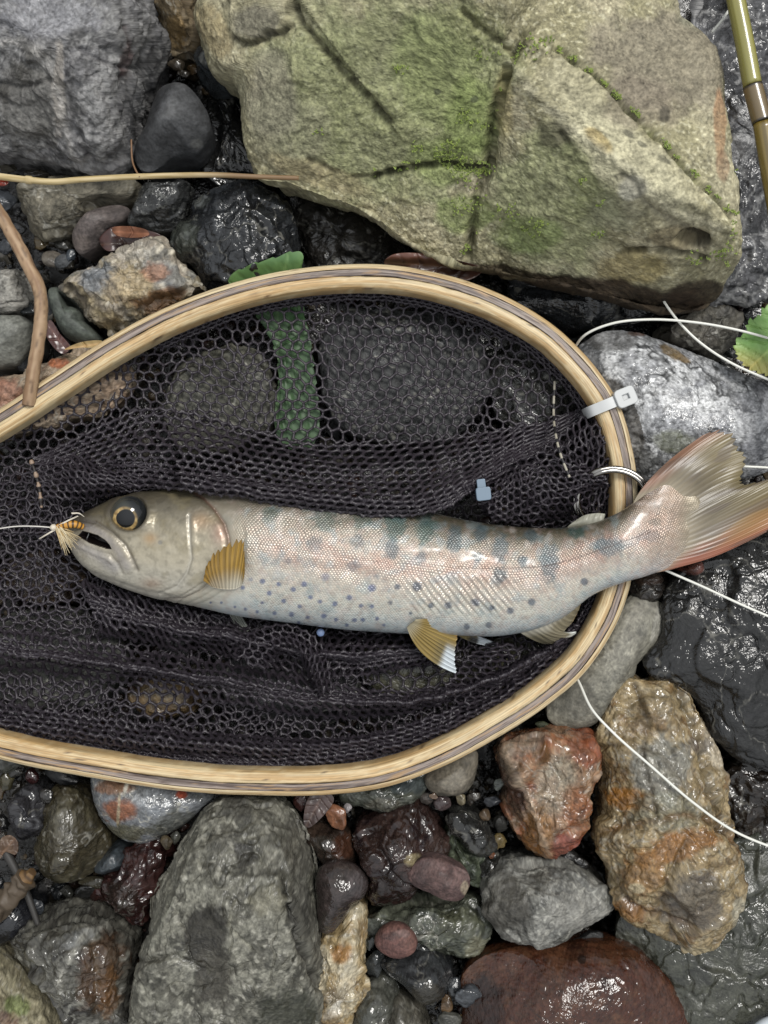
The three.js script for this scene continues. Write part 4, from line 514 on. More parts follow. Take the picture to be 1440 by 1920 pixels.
PEBBLES.forEach(([x, y, a, b, turn, c, label, lift], i) => {
  if (!a) return;
  seed(4000 + i); const g = pebbleGeometry(300 + i * 7, 2, 0.22), k = rnd(), s = MM;
  const p = P(x, y, lift), pos = g.attributes.position, v = new THREE.Vector3(), q = [], cc = S(c, 0.62); g.computeBoundingBox(); const bb = g.boundingBox.getSize(v).toArray();
  const cs = Math.cos(turn), sn = Math.sin(turn), A = 2 * a * s / bb[0], B = 2 * b * s / bb[2], H = 1.3 * Math.min(a, b) * s / bb[1], col = new Float32Array(pos.count * 3), uv = g.attributes.uv;
  for (let j = 0; j < pos.count; j++) {
    const X = pos.getX(j) * A, Z = pos.getZ(j) * B, Y = pos.getY(j) * H, d = 0.0005 * fbm(X * 350 + i, Y * 350, Z * 350, 4, 0.65);
    pos.setXYZ(j, X * cs - Z * sn + d, Y + d, X * sn + Z * cs + d);
    const t = 0.8 + 0.9 * fbm(X * 220 + i, Y * 220, Z * 220, 4, 0.7), w = Math.abs(noise(X * 110 + i, Y * 110, Z * 110)) < 0.05 && k > 0.6 ? 1.5 : 1; for (let r = 0; r < 3; r++) col[j * 3 + r] = cc[r] * t * w; uv.setXY(j, X / TILE + i * 0.37, Z / TILE);
  }
  g.setAttribute('color', new THREE.BufferAttribute(col, 3)); g.computeVertexNormals();
  const o = mesh('pebble', g, MAT[k < 0.45 ? 'wet' : k < 0.75 ? 'gloss' : 'semi']); o.position.copy(p); tag(o, label, 'pebble', 'small pebbles in the gaps between the stones');
});
// ---------------------------------------------------------------- the landing net: wooden hoop, black netting
const woodTex = (() => { seed(8); const W = 1024, H = 128; return [tex(W, H, (x, y) => { const u = x / W, v = y / H; const a = pnoise(u * 6, v * 22, 22), b = pfbm(u * 12, v * 40, 40, 3), c = pnoise(u * 60, v * 64, 64); return 0.8 + 0.34 * a + 0.36 * b + 0.12 * c; }), tex(W, H, (x, y) => { const u = x / W, v = y / H; return 0.5 + 0.4 * pfbm(u * 10, v * 44, 44, 4, 0.6) + 0.1 * pnoise(u * 50, v * 10, 50); })]; })();
for (const t of woodTex) { t.repeat.set(5, 30); }
const woodMat = new THREE.MeshPhysicalMaterial({ vertexColors: true, map: woodTex[0], bumpMap: woodTex[1], bumpScale: 0.00035, roughness: 0.5, clearcoat: 0.25, clearcoatRoughness: 0.3 });
const net = thing('landing_net', 'wooden hooped landing net with black mesh bag lying on the stones under the fish', 'landing net');
{
  // smooth centre line of the outer face, and its inward normal
  const n = HOOP_W.length, L = [0]; for (let i = 1; i < n; i++) L.push(L[i - 1] + Math.hypot(HOOP_W[i][0] - HOOP_W[i - 1][0], HOOP_W[i][1] - HOOP_W[i - 1][1]));
  const inward = HOOP_W.map((p, i) => { const a = HOOP_W[Math.max(0, i - 2)], b = HOOP_W[Math.min(n - 1, i + 2)], dx = b[0] - a[0], dz = b[1] - a[1], l = Math.hypot(dx, dz); return [-dz / l, dx / l]; });
  const W = 0.0116, Hh = HOOP_H / 2, R = 0.0035;
  const halfAt = (t) => t < R ? Hh - R + Math.sqrt(Math.max(0, R * R - (R - t) * (R - t))) : t > W - R ? Hh - R + Math.sqrt(Math.max(0, R * R - (t - W + R) * (t - W + R))) : Hh;
  const strip = (name, t0, t1, c0, c1, dark) => {
    const prof = [], K = 9; for (let k = 0; k <= K; k++) { const t = lerp(t0, t1, k / K); prof.push([t, halfAt(t)]); } for (let k = K; k >= 0; k--) { const t = lerp(t0, t1, k / K); prof.push([t, -halfAt(t)]); }
    const m = prof.length, pos = [], col = [], uv = [], idx = [];
    for (let i = 0; i < n; i++) for (let k = 0; k < m; k++) {
      const wob = 0.00035 * noise(L[i] * 40, t0 * 900, 2) + 0.00018 * noise(L[i] * 190, t0 * 900, 5), t = prof[k][0] + wob * (t0 > 0 && t0 < 0.008 ? 1 : 0.5), y = HOOP_Y + prof[k][1] + 0.0012 * noise(L[i] * 6, 3, 9), q = inward[i];
      pos.push(HOOP_W[i][0] + q[0] * t, y, HOOP_W[i][1] + q[1] * t); uv.push(L[i], t * 2.5 + k * 0.0004);
      const g = fbm(L[i] * 22, t * 2600 + 4, prof[k][1] * 900, 4, 0.6), f = fbm(L[i] * 60, t * 900 + 44, prof[k][1] * 300, 3);
      let c = mix3(c0, c1, sstep(-0.22, 0.25, g + 0.5 * noise(L[i] * 9, t * 500, 3))); if (dark) c = mix3(c, S('#b79468'), 0.85 * sstep(0.1, 0.3, f)); else { c = mix3(c, S('#8a6a42'), 0.7 * sstep(0.2, 0.55, -f)); }
      const pit = noise(L[i] * 160, t * 1200, prof[k][1] * 500); if (pit > 0.58) c = mix3(c, S('#4a2f22'), 0.8);
      col.push(...c);
      if (i < n - 1) { const a = i * m + k, b = i * m + (k + 1) % m; idx.push(a, b, a + m, b, b + m, a + m); }
    }
    for (const [o, s] of [[0, 1], [(n - 1) * m, -1]]) for (let k = 1; k < m - 1; k++) s > 0 ? idx.push(o, o + k + 1, o + k) : idx.push(o, o + k, o + k + 1);
    return mesh(name, geo(pos, idx, col, uv), woodMat, net);
  };
  strip('outer_wood_strip', 0, 0.00295, S('#e6d2aa'), S('#cbab7a'), false).userData.label = 'thin pale outer wood strip';
  strip('dark_wood_strip', 0.0030, 0.0060, S('#a3948a'), S('#57463e'), true).userData.label = 'dark brown middle wood strip';
  strip('inner_wood_strip', 0.00605, 0.0116, S('#e6d0a4'), S('#cba874'), false).userData.label = 'pale inner wood strip';
  // handle, beyond the left edge of the photo
  const hp = [[-520, 1075], [-600, 1075], [-760, 1076], [-900, 1076], [-1010, 1075]].map(([x, y]) => P(x, y, HOOP_Y));
  mesh('handle', tube(hp, (t) => 0.011 + 0.003 * Math.sin(t * 3.1), 40, 20, () => S('#c79f66')), woodMat, net);
}
// netting: a honeycomb of threads over a draped sheet
const threadMat = new THREE.MeshPhysicalMaterial({ color: C('#322d33'), roughness: 0.42, specularIntensity: 0.8 });
const threadPos = [], threadIdx = [];
{
  const a = new THREE.Vector3(), b = new THREE.Vector3(), t = new THREE.Vector3(), s = new THREE.Vector3(), u = new THREE.Vector3(), up = new THREE.Vector3(0, 1, 0);
  const bar = (p, q, r0, r1) => {
    t.subVectors(q, p); const l = t.length(); if (l < 1e-5 || l > 0.02) return; t.divideScalar(l);
    s.crossVectors(t, up); if (s.lengthSq() < 1e-4) s.set(1, 0, 0); s.normalize(); u.crossVectors(s, t);
    const o = threadPos.length / 3, N = 5, ext = r0 * 0.5;
    for (const [f, r] of [[-ext / l, r0], [0.28, r1], [0.72, r1], [1 + ext / l, r0]]) for (let k = 0; k < N; k++) { const w = k / N * 6.2832, c = Math.cos(w) * r, d = Math.sin(w) * r; threadPos.push(p.x + t.x * l * f + s.x * c + u.x * d, p.y + t.y * l * f + s.y * c + u.y * d, p.z + t.z * l * f + s.z * c + u.z * d); }
    for (let i = 0; i < 3; i++) for (let k = 0; k < N; k++) { const A = o + i * N + k, B = o + i * N + (k + 1) % N; threadIdx.push(A, B, A + N, B, B + N, A + N); }
  };
  // map(a, b) in cells -> point or null; ia, ib: ranges
  globalThis.netSheet = (map, i0, i1, j0, j1, r0 = 0.00096, r1 = 0.0006) => {
    const cache = new Map(), V = (x, y) => { const k = Math.round(x * 12) + ',' + Math.round(y * 12); if (!cache.has(k)) cache.set(k, map(x, y)); return cache.get(k); };
    for (let j = j0; j <= j1; j++) for (let i = i0; i <= i1; i++) {
      const cx = i + 0.5 * (j & 1), cy = j * 0.866, v = [];
      for (let k = 0; k < 4; k++) { const w = (60 * k + 30) * Math.PI / 180; v.push(V(cx + 0.5774 * Math.cos(w), cy + 0.5774 * Math.sin(w))); }
      for (let k = 0; k < 3; k++) { const p = v[k], q = v[k + 1]; if (p && q) { const z = 0.85 + 0.3 * rnd(); bar(p, q, r0 * z, r1 * z); } }
    }
  };
}
const HOOP_PX_IN = HOOP_OUT.map((p, i) => { const n = HOOP_OUT.length, a = HOOP_OUT[Math.max(0, i - 2)], b = HOOP_OUT[Math.min(n - 1, i + 2)], dx = b[0] - a[0], dy = b[1] - a[1], l = Math.hypot(dx, dy); return [p[0] - dy / l * 40, p[1] + dx / l * 40]; });
const FISH_BACK = curve2([[130, 985], [205, 935], [310, 915], [440, 905], [540, 918], [650, 936], [760, 950], [870, 975], [960, 988], [1060, 988], [1180, 945]], 120);
const FISH_BELLY = curve2([[130, 1040], [200, 1088], [320, 1128], [440, 1152], [600, 1174], [760, 1186], [950, 1191], [1060, 1150], [1180, 1088]], 120);
const FISH_POLY = [...FISH_BACK, ...[...FISH_BELLY].reverse()];
{
  seed(71);
  const CELL = 21;
  const inHoop = (x, y) => x > -60 ? inPoly(x, y, HOOP_PX_IN) : y > 820 && y < 1370 && inPoly(x, y, HOOP_PX_IN);
  // the bag's two sides, lying flat on the stones inside the hoop
  const flat = (ox, oy, turn, lift, cell, keep) => (a, b) => {
    const X0 = a * cell, Y0 = b * cell, x0 = 560 + X0 * Math.cos(turn) - Y0 * Math.sin(turn) + ox, y0 = 960 + X0 * Math.sin(turn) + Y0 * Math.cos(turn) + oy;
    const x = x0 + 30 * fbm(x0 * 0.007, y0 * 0.006, lift * 900, 3) + 2 * noise(x0 * 0.06, y0 * 0.06, 4), y = y0 + 34 * fbm(x0 * 0.007 + 9, y0 * 0.006, lift * 900, 3) + 2 * noise(x0 * 0.06, y0 * 0.06, 8);
    if (x < -140 || !inHoop(x, y) || (keep && !keep(x, y))) return null;
    const d = dLine(x, y, HOOP_PX_IN)[0], fishIn = inPoly(x, y, FISH_POLY), fd = dLine(x, y, FISH_BACK)[0], fe = dLine(x, y, FISH_BELLY)[0];
    if (fishIn && Math.min(fd, fe) > 34) return null;
    let h = lift + 0.0115 + 0.0022 * fbm(x * 0.012, y * 0.012, 5, 3) + 0.0007 * noise(x * 0.05, y * 0.05, 2);
    h = lerp(0.019, h, sstep(0, 46, d));
    if (fishIn) h = Math.min(h, 0.010);
    return P(x, y, h);
  };
  const UPFOLD = [[100, 850], [200, 806], [300, 784], [430, 806], [620, 842], [860, 830], [1000, 812], [1100, 790], [1110, 900], [900, 935], [700, 962], [440, 930], [120, 912]];
  const LOWFOLD = [[-80, 1185], [130, 1208], [330, 1238], [600, 1285], [840, 1298], [1000, 1235], [1010, 1240], [850, 1305], [620, 1338], [360, 1300], [-80, 1245]];
  const bare = (x, y) => !inPoly(x, y, UPFOLD) && !inPoly(x, y, LOWFOLD);
  netSheet(flat(0, 0, 0.04, 0, CELL, bare), -40, 34, -32, 32);
  netSheet(flat(7, 5, -0.19, 0.0028, CELL * 0.97, (x, y) => bare(x, y) && (y > 1060 + 40 * noise(x * 0.01, y * 0.01, 3) && noise(x * 0.008, y * 0.012, 31) > -0.12 || x < 150 && y > 880 || x > 960 && y < 1000 && y > 800)), -42, 36, -34, 34);
  netSheet(flat(3, 11, 0.33, 0.005, CELL * 0.95, (x, y) => y > 1080 && y < 1190 && x > 150 && x < 800 || (x < 330 && y > 870 && y < 1000)), -42, 36, -34, 36, 0.0008, 0.0005);
  // swaths: netting gathered between an upper and a lower edge; squeeze(v) packs the rows, high(u, v) lifts them
  const swath = (up, lo, rows, cell, high, squeeze = (v) => v, r0, r1, wob = 7) => {
    const U = curve2(up, 200), Lo = curve2(lo, 200); let len = 0; for (let i = 1; i < U.length; i++) len += 0.5 * (Math.hypot(U[i][0] - U[i - 1][0], U[i][1] - U[i - 1][1]) + Math.hypot(Lo[i][0] - Lo[i - 1][0], Lo[i][1] - Lo[i - 1][1]));
    const cols = Math.round(len / cell), S1 = rr(0, 90);
    netSheet((a, b) => {
      const u = a / cols, v = b / (rows * 0.866); if (u < -0.01 || u > 1.01 || v < -0.02 || v > 1.02) return null;
      const q = clamp(u) * (U.length - 1), k = Math.min(U.length - 2, Math.floor(q)), f = q - k, w = squeeze(clamp(v));
      const ux = lerp(U[k][0], U[k + 1][0], f), uy = lerp(U[k][1], U[k + 1][1], f), lx = lerp(Lo[k][0], Lo[k + 1][0], f), ly = lerp(Lo[k][1], Lo[k + 1][1], f);
      let x = lerp(ux, lx, w), y = lerp(uy, ly, w); x += wob * fbm(x * 0.02, y * 0.02, S1, 3); y += wob * fbm(x * 0.02, y * 0.02, S1 + 20, 3);
      const h = high(u, v, x, y); return h === null ? null : P(x, y, h);
    }, 0, cols, 0, rows, r0, r1);
  };
  const bumpy = (x, y, k = 1) => k * 0.0026 * fbm(x * 0.02, y * 0.02, 40, 3);
  // the laced edge along the inside of the hoop
  const part = HOOP_PX_IN.filter((p, i) => i > 92 && i < 372), inner = part.map((p, i) => { const a = part[Math.max(0, i - 2)], b = part[Math.min(part.length - 1, i + 2)], dx = b[0] - a[0], dy = b[1] - a[1], l = Math.hypot(dx, dy); return [p[0] - dy / l * 26, p[1] + dx / l * 26]; }), outer = part.map((p, i) => { const a = part[Math.max(0, i - 2)], b = part[Math.min(part.length - 1, i + 2)], dx = b[0] - a[0], dy = b[1] - a[1], l = Math.hypot(dx, dy); return [p[0] + dy / l * 3, p[1] - dx / l * 3]; });
  swath(outer, inner, 5, 15, (u, v, x, y) => lerp(0.0225, 0.0165, v) + 0.0012 * noise(x * 0.08, y * 0.08, 6), (v) => v, 0.00085, 0.00062, 5);
  swath(outer, inner, 4, 13, (u, v, x, y) => lerp(0.020, 0.014, v) + 0.0012 * noise(x * 0.09, y * 0.09, 16), (v) => v * 0.9, 0.0008, 0.0006, 8);
  // the fold of netting drawn over the fish's back
  const foldTop = [[66, 858], [130, 826], [200, 790], [270, 762], [350, 768], [430, 790], [520, 815], [620, 830], [740, 828], [860, 815], [960, 800], [1060, 780], [1120, 760]];
  const foldLow = [[74, 905], [140, 922], [230, 915], [330, 920], [440, 934], [530, 949], [620, 961], [700, 970], [770, 970], [830, 954], [880, 925], [930, 900], [980, 880]];
  const backH = (x) => x < 100 ? 0.014 : x < 330 ? lerp(0.016, 0.0385, (x - 100) / 230) : x < 800 ? 0.0445 : lerp(0.0445, 0.024, clamp((x - 800) / 180));
  swath(foldTop, foldLow, 13, 20.5, (u, v, x, y) => { const e = sstep(0, 0.12, u) * (1 - 0.5 * sstep(0.85, 1, u)); return 0.013 + e * (backH(x) - 0.013) * Math.pow(Math.sin(Math.min(1, v / 0.86) * 1.5708), 1.3) - 0.002 * sstep(0.88, 1, v) + bumpy(x, y, 1.2) + 0.002 * Math.sin(v * 14 + u * 6) * e; }, (v) => v < 0.72 ? v * 1.08 : 0.7776 + (v - 0.72) * 0.794, 0.00112, 0.00076);
  // dark pocket under the fold
  // its underside rows, packed tight against the back
  swath([[90, 872], [220, 862], [340, 880], [460, 900], [600, 922], [720, 936], [820, 925], [900, 890], [980, 858], [1080, 820]], [[100, 915], [220, 922], [330, 917], [440, 926], [600, 949], [720, 962], [800, 958], [870, 925], [930, 895], [1010, 870]], 8, 16, (u, v, x, y) => backH(x) * 0.93 - 0.003 + 0.003 * Math.sin(v * 9) + bumpy(x, y), (v) => v, 0.0007, 0.0005);
  // dark bunches behind the head
  swath([[60, 880], [110, 850], [190, 870], [280, 890], [350, 905]], [[90, 935], [160, 940], [240, 925], [320, 916], [380, 910]], 7, 15, (u, v, x, y) => 0.020 + 0.012 * Math.sin(v * 3.14) * sstep(0, 0.3, u) + bumpy(x, y, 2), (v) => v, 0.0008, 0.0006, 10);
  swath([[-40, 900], [40, 880], [90, 900], [120, 960], [110, 990]], [[-40, 1010], [20, 1010], [60, 1000], [90, 1000], [100, 1010]], 9, 17, (u, v, x, y) => 0.016 + 0.005 * Math.sin(v * 5 + u * 3) + bumpy(x, y, 2), (v) => v, 0.0007, 0.0005, 10);
  // the tangle by the ring
  swath([[870, 905], [930, 862], [1000, 838], [1070, 812], [1128, 775]], [[905, 965], [965, 985], [1040, 980], [1110, 968], [1146, 930]], 12, 16, (u, v, x, y) => 0.019 + 0.011 * Math.pow(Math.sin(v * 3.14), 0.7) + 0.003 * Math.sin(v * 12 + u * 9) + bumpy(x, y, 2), (v) => v, 0.0008, 0.00058, 14);
  swath([[900, 930], [960, 880], [1040, 870], [1130, 880]], [[930, 985], [990, 960], [1060, 930], [1140, 915]], 6, 15, (u, v, x, y) => 0.027 + 0.007 * Math.sin(v * 3.14) + bumpy(x, y, 2), (v) => v, 0.00085, 0.0006, 12);
  swath([[1000, 850], [1060, 800], [1110, 770], [1135, 790]], [[1060, 900], [1100, 880], [1130, 860], [1148, 850]], 5, 14, (u, v, x, y) => 0.024 + 0.005 * Math.sin(v * 3.14) + bumpy(x, y, 2), (v) => v, 0.00085, 0.0006, 12);
  // folds of the lower side
  const ridge = (h0, h, ph) => (u, v, x, y) => h0 + h * Math.pow(Math.sin(clamp(v) * 3.14), 0.8) + 0.003 * Math.sin(v * 9 + u * ph) + bumpy(x, y, 1.6);
  const pack = (v) => v + 0.11 * Math.sin(v * 6.283);
  swath([[150, 1080], [230, 1105], [330, 1135], [440, 1155], [560, 1180], [700, 1192], [850, 1198]], [[190, 1190], [290, 1215], [400, 1230], [500, 1250], [600, 1280], [720, 1262], [830, 1238]], 9, 17, ridge(0.014, 0.013, 7), pack, 0.00108, 0.00076, 12);
  swath([[-60, 1165], [80, 1185], [200, 1205], [330, 1225], [460, 1245], [590, 1270], [720, 1290], [840, 1285], [950, 1250], [1020, 1210]], [[-60, 1250], [80, 1265], [220, 1285], [360, 1310], [490, 1335], [620, 1350], [740, 1342], [860, 1312], [960, 1275], [1040, 1225]], 8, 17.5, ridge(0.014, 0.016, 12), pack, 0.00112, 0.00076, 10);
  swath([[430, 1222], [460, 1185], [520, 1166], [580, 1182], [612, 1225], [622, 1290]], [[500, 1262], [520, 1232], [545, 1222], [562, 1232], [575, 1262], [590, 1310]], 5, 15, ridge(0.021, 0.012, 3), (v) => v, 0.0008, 0.00056, 6);
  swath([[-60, 1310], [100, 1330], [260, 1352], [400, 1372], [540, 1384], [680, 1376], [800, 1345], [900, 1300], [990, 1240], [1060, 1170]], [[-60, 1362], [100, 1392], [260, 1418], [400, 1432], [540, 1436], [680, 1424], [820, 1385], [940, 1325], [1030, 1262], [1100, 1170]], 6, 18, ridge(0.015, 0.008, 10), (v) => v, 0.00108, 0.00074, 9);
  swath([[820, 1300], [850, 1260], [880, 1225], [915, 1205]], [[880, 1330], [920, 1290], [960, 1250], [985, 1215]], 5, 15, ridge(0.020, 0.005, 5), (v) => v, 0.0008, 0.0006, 8);
}
{ const m = mesh('netting', geo(threadPos, threadIdx), threadMat, net); m.userData.kind = 'stuff'; m.userData.label = 'black nylon mesh bag gathered in folds'; }
// ---------------------------------------------------------------- the trout
const fish = thing('trout', 'silvery trout with dark spots lying on its side in the net, tail over the hoop', 'fish');
// [upper x, y, lower x, y, half thickness, height of its middle]
const STATIONS = [
  [132, 988, 137, 1014, 0.0026, 0.0235], [137, 976, 142, 1038, 0.0062, 0.0238], [162, 961, 174, 1073, 0.0104, 0.0242], [205, 941, 213, 1093, 0.0136, 0.0246], [250, 928, 257, 1109, 0.0156, 0.025], [310, 917, 315, 1126, 0.0176, 0.0255], [370, 910, 373, 1138, 0.0190, 0.026],
  [440, 908, 440, 1153, 0.0200, 0.0262], [540, 918, 535, 1166, 0.0205, 0.0264], [650, 935, 640, 1179, 0.0205, 0.0266], [760, 949, 755, 1187, 0.0198, 0.0268], [870, 974, 860, 1191, 0.0182, 0.0276], [960, 987, 955, 1190, 0.0162, 0.029],
  [1040, 990, 1045, 1163, 0.0138, 0.0325], [1100, 983, 1106, 1118, 0.0114, 0.0365], [1150, 966, 1165, 1093, 0.0093, 0.0405], [1190, 941, 1206, 1082, 0.0062, 0.0426], [1226, 912, 1240, 1070, 0.0036, 0.0432], [1258, 892, 1272, 1056, 0.0018, 0.0433], [1284, 905, 1298, 1032, 0.0009, 0.0432], [1308, 930, 1322, 1006, 0.0009, 0.0431], [1330, 954, 1340, 984, 0.0004, 0.0431], [1346, 966, 1350, 974, 0.0002, 0.0431]];
const fishAt = (() => {
  const A = new THREE.CatmullRomCurve3(STATIONS.map((s) => new THREE.Vector3(s[0], s[1], s[4] * 1e4)), false, 'centripetal'), B = new THREE.CatmullRomCurve3(STATIONS.map((s) => new THREE.Vector3(s[2], s[3], s[5] * 1e4)), false, 'centripetal');
  return (t) => { const a = A.getPoint(t), b = B.getPoint(t); return { U: a, L: b, T: a.z / 1e4, h: b.z / 1e4 }; };
})();
const SPOTS = [[782, 1100, 11], [745, 1100, 7], [808, 1135, 6.5], [840, 1135, 8.5], [892, 1130, 10], [922, 1140, 6], [957, 1145, 8], [997, 1129, 9], [1096, 1091, 9], [875, 1175, 7], [917, 1172, 7.5], [732, 1130, 5.5], [660, 1062, 12], [610, 1082, 9.5], [697, 1103, 9], [655, 1120, 6.5], [570, 1095, 7], [550, 1105, 6], [582, 1120, 5], [600, 1128, 5], [628, 1132, 6], [532, 1127, 6], [505, 1112, 6], [562, 1137, 5], [677, 1136, 5], [697, 1137, 5], [547, 1152, 6], [577, 1158, 5], [607, 1155, 6.5], [630, 1162, 5], [665, 1163, 5], [680, 1162, 5], [707, 1160, 5], [492, 1090, 6], [470, 1087, 5], [455, 1102, 5], [522, 1095, 5], [460, 1142, 4], [492, 1130, 4], [482, 1147, 4], [515, 1150, 5], [415, 1130, 3], [395, 1130, 3], [440, 1138, 3], [302, 1017, 5], [650, 1172, 4], [560, 1168, 4], [720, 1172, 4], [770, 1150, 4], [705, 1080, 6], [540, 1052, 8]];
const PARR = [[610, 975, 24, 22], [505, 965, 18, 16], [680, 975, 18, 22], [740, 985, 22, 30], [800, 990, 20, 32], [735, 1030, 15, 20], [852, 1012, 15, 30], [902, 1000, 14, 18], [938, 1030, 16, 32], [938, 1080, 14, 18], [895, 1045, 10, 10], [980, 1052, 11, 11], [1030, 1055, 19, 37], [1142, 1025, 30, 20], [995, 1003, 13, 12], [1080, 998, 17, 12], [1220, 1005, 22, 13], [1230, 978, 14, 9], [590, 1020, 16, 18], [670, 1015, 14, 16], [790, 1045, 12, 12]];
const LATERAL = [[470, 1020], [600, 1040], [700, 1054], [800, 1062], [885, 1066], [970, 1066], [1020, 1062], [1070, 1050], [1120, 1033], [1170, 1015], [1245, 990]];
const G = {
  maxilla: [[150, 976], [180, 980], [213, 999], [236, 1022], [248, 1045], [258, 1068]],
  lip: [[143, 1012], [165, 1026], [190, 1036], [208, 1040], [222, 1056], [230, 1074]],
  jawEnd: [[258, 1066], [250, 1080], [230, 1078]],
  preop: [[355, 968], [357, 1013], [360, 1047], [352, 1072], [333, 1098], [300, 1112]],
  operc: [[366, 925], [384, 936], [402, 955], [420, 981], [428, 1008], [430, 1035], [420, 1060], [402, 1085], [376, 1108], [345, 1122], [310, 1124]],
  gular: [[160, 1066], [200, 1084], [260, 1104], [320, 1118]],
  brow: [[205, 955], [225, 935], [255, 926], [278, 940], [286, 965], [274, 990], [250, 1002]],
};
const MOUTH = [[157, 996], [170, 999], [186, 1004], [200, 1013], [208, 1022], [212, 1029], [200, 1028], [186, 1024], [170, 1018], [158, 1011], [148, 1006]];
const HEADPOLY = [[120, 900], [366, 900], [384, 936], [402, 955], [420, 981], [428, 1008], [430, 1035], [420, 1060], [402, 1085], [376, 1108], [345, 1122], [310, 1140], [120, 1140]];
function fishColour(X, Y, q, under) {
  const stops = [[-1, '#554f40'], [-0.8, '#756e60'], [-0.5, '#a0978a'], [-0.1, '#b8aea3'], [0.25, '#c9c1b4'], [0.6, '#d0cec3'], [0.85, '#c9d0d2'], [1, '#c6ced4']];
  let c = S('#b5bcc2'); const qq = clamp(q + 0.08 * noise(X * 0.02, Y * 0.02, 3), -1, 1);
  if (!under) for (let i = 0; i < 7; i++) if (qq >= stops[i][0] && qq <= stops[i + 1][0]) c = mix3(S(stops[i][1]), S(stops[i + 1][1]), (qq - stops[i][0]) / (stops[i + 1][0] - stops[i][0]));
  if (under) return c;
  const n1 = fbm(X * 0.02, Y * 0.025, 1, 4), n2 = fbm(X * 0.06, Y * 0.06, 7, 3), [dl] = dLine(X, Y, LATERAL);
  const head = inPoly(X, Y, HEADPOLY), hd = dLine(X, Y, G.operc)[0];
  if (!head) {
    const pink = Math.exp(-Math.pow((dl - 4) / 30, 2)) * sstep(440, 560, X) * (1 - 0.4 * sstep(1150, 1260, X)) * clamp(0.55 + 1.3 * n1 + 0.8 * n2);
    c = mix3(c, S('#bb826c'), 0.42 * pink);
    c = mix3(c, S('#a8938c'), 0.35 * sstep(0, 0.3, n2)); c = mix3(c, S('#93a6ad'), 0.4 * sstep(0.02, 0.3, fbm(X * 0.03 + 40, Y * 0.03, 9, 4))); c = mix3(c, S('#d8cfc8'), 0.4 * sstep(0.05, 0.35, fbm(X * 0.045 + 80, Y * 0.045, 19, 4)));
    for (const [x, y, rx, ry] of PARR) { const d = Math.hypot((X - x) / rx, (Y - y) / ry) + 0.45 * n2 + 0.25 * noise(X * 0.12, Y * 0.12, 4); if (d < 1.3) c = mix3(c, S(y < 1000 ? '#2f5552' : '#4a5d66'), (x < 720 ? 0.48 : 0.68) * (1 - sstep(0.6, 1.25, d))); }
    c = mix3(c, mix3(S('#7a7262'), S('#b9b09b'), sstep(-0.9, 0.1, q)), 0.75 * (1 - sstep(4, 70, hd)));
    if (Math.abs(dl) < 2.4) c = mix3(c, S('#5d4d48'), 0.6 * (1 - dl / 2.4) * sstep(800, 900, X));
    c = mix3(c, S('#8d826d'), 0.92 * sstep(1190, 1300, X + 14 * noise(X * 0.05, Y * 0.08, 3))); c = mix3(c, S('#b08a7c'), 0.3 * sstep(1150, 1230, X) * (1 - sstep(1260, 1300, X)));
  } else {
    const t = sstep(-0.9, 0.1, q); c = mix3(S('#625b4c'), S('#b9b09b'), t); c = mix3(c, S('#cbc6b9'), 0.8 * sstep(0.1, 0.7, q)); c = mix3(c, S('#c0bbb0'), sstep(0.7, 1, q));
    c = mix3(c, [c[0] * 0.8, c[1] * 0.8, c[2] * 0.8], sstep(0, 0.25, n2)); c = mix3(c, S('#8f8466'), 0.6 * sstep(0, 0.35, n1) * (1 - sstep(0.4, 0.8, q)));
    c = mix3(c, S('#b48d5c'), 0.6 * Math.exp(-(Math.pow((X - 283) / 12, 2) + Math.pow((Y - 1010) / 10, 2)))); c = mix3(c, S('#b4906a'), 0.55 * Math.exp(-(Math.pow((X - 378) / 18, 2) + Math.pow((Y - 978) / 16, 2))));
    c = mix3(c, S('#c08a80'), 0.4 * Math.exp(-(Math.pow((X - 415) / 16, 2) + Math.pow((Y - 1000) / 22, 2)))); c = mix3(c, S('#a98872'), 0.5 * Math.exp(-(Math.pow((X - 285) / 18, 2) + Math.pow((Y - 1092) / 10, 2))));
    c = mix3(c, S('#97929a'), 0.45 * Math.exp(-Math.pow(dLine(X, Y, [[160, 985], [195, 1003], [222, 1030], [240, 1060]])[0] / 10, 2)));   // maxilla
    c = mix3(c, S('#a7a3a6'), 0.6 * Math.exp(-Math.pow(dLine(X, Y, [[150, 1022], [185, 1040], [215, 1062]])[0] / 12, 2)));
    c = mix3(c, S('#5e5750'), 0.6 * Math.exp(-Math.pow(dLine(X, Y, G.maxilla)[0] / 3.5, 2)));
    c = mix3(c, S('#4a443c'), 0.5 * (1 - sstep(140, 200, X)) * (Y < 990 ? 1 : 0));
    c = mix3(c, S('#c9c4b8'), 0.6 * Math.exp(-Math.pow(dLine(X, Y, G.preop)[0] / 4, 2)));
    if (inPoly(X, Y, MOUTH)) c = S('#1b1414');
    c = mix3(c, S('#4b453d'), 0.6 * Math.exp(-Math.pow(Math.abs(Math.hypot(X - 244, (Y - 963) * 1.02) - 36) / 5, 2)));
  }
  c = mix3(c, S('#7d5a4c'), 0.6 * Math.exp(-(hd * hd) / 10) * (Y < 1060 && X > 360 ? 1 : 0.25));
  for (const [x, y, r] of SPOTS) { const d = Math.hypot(X - x, (Y - y) * 1.05) / (r * 0.9) + 0.35 * n2; if (d < 1.3) c = mix3(c, S(x < 730 && y > 1080 ? '#56648a' : '#505a6a'), (x < 730 && y < 1090 ? 0.42 : 0.78) * (1 - sstep(0.65, 1.2, d))); }
  return c;
}
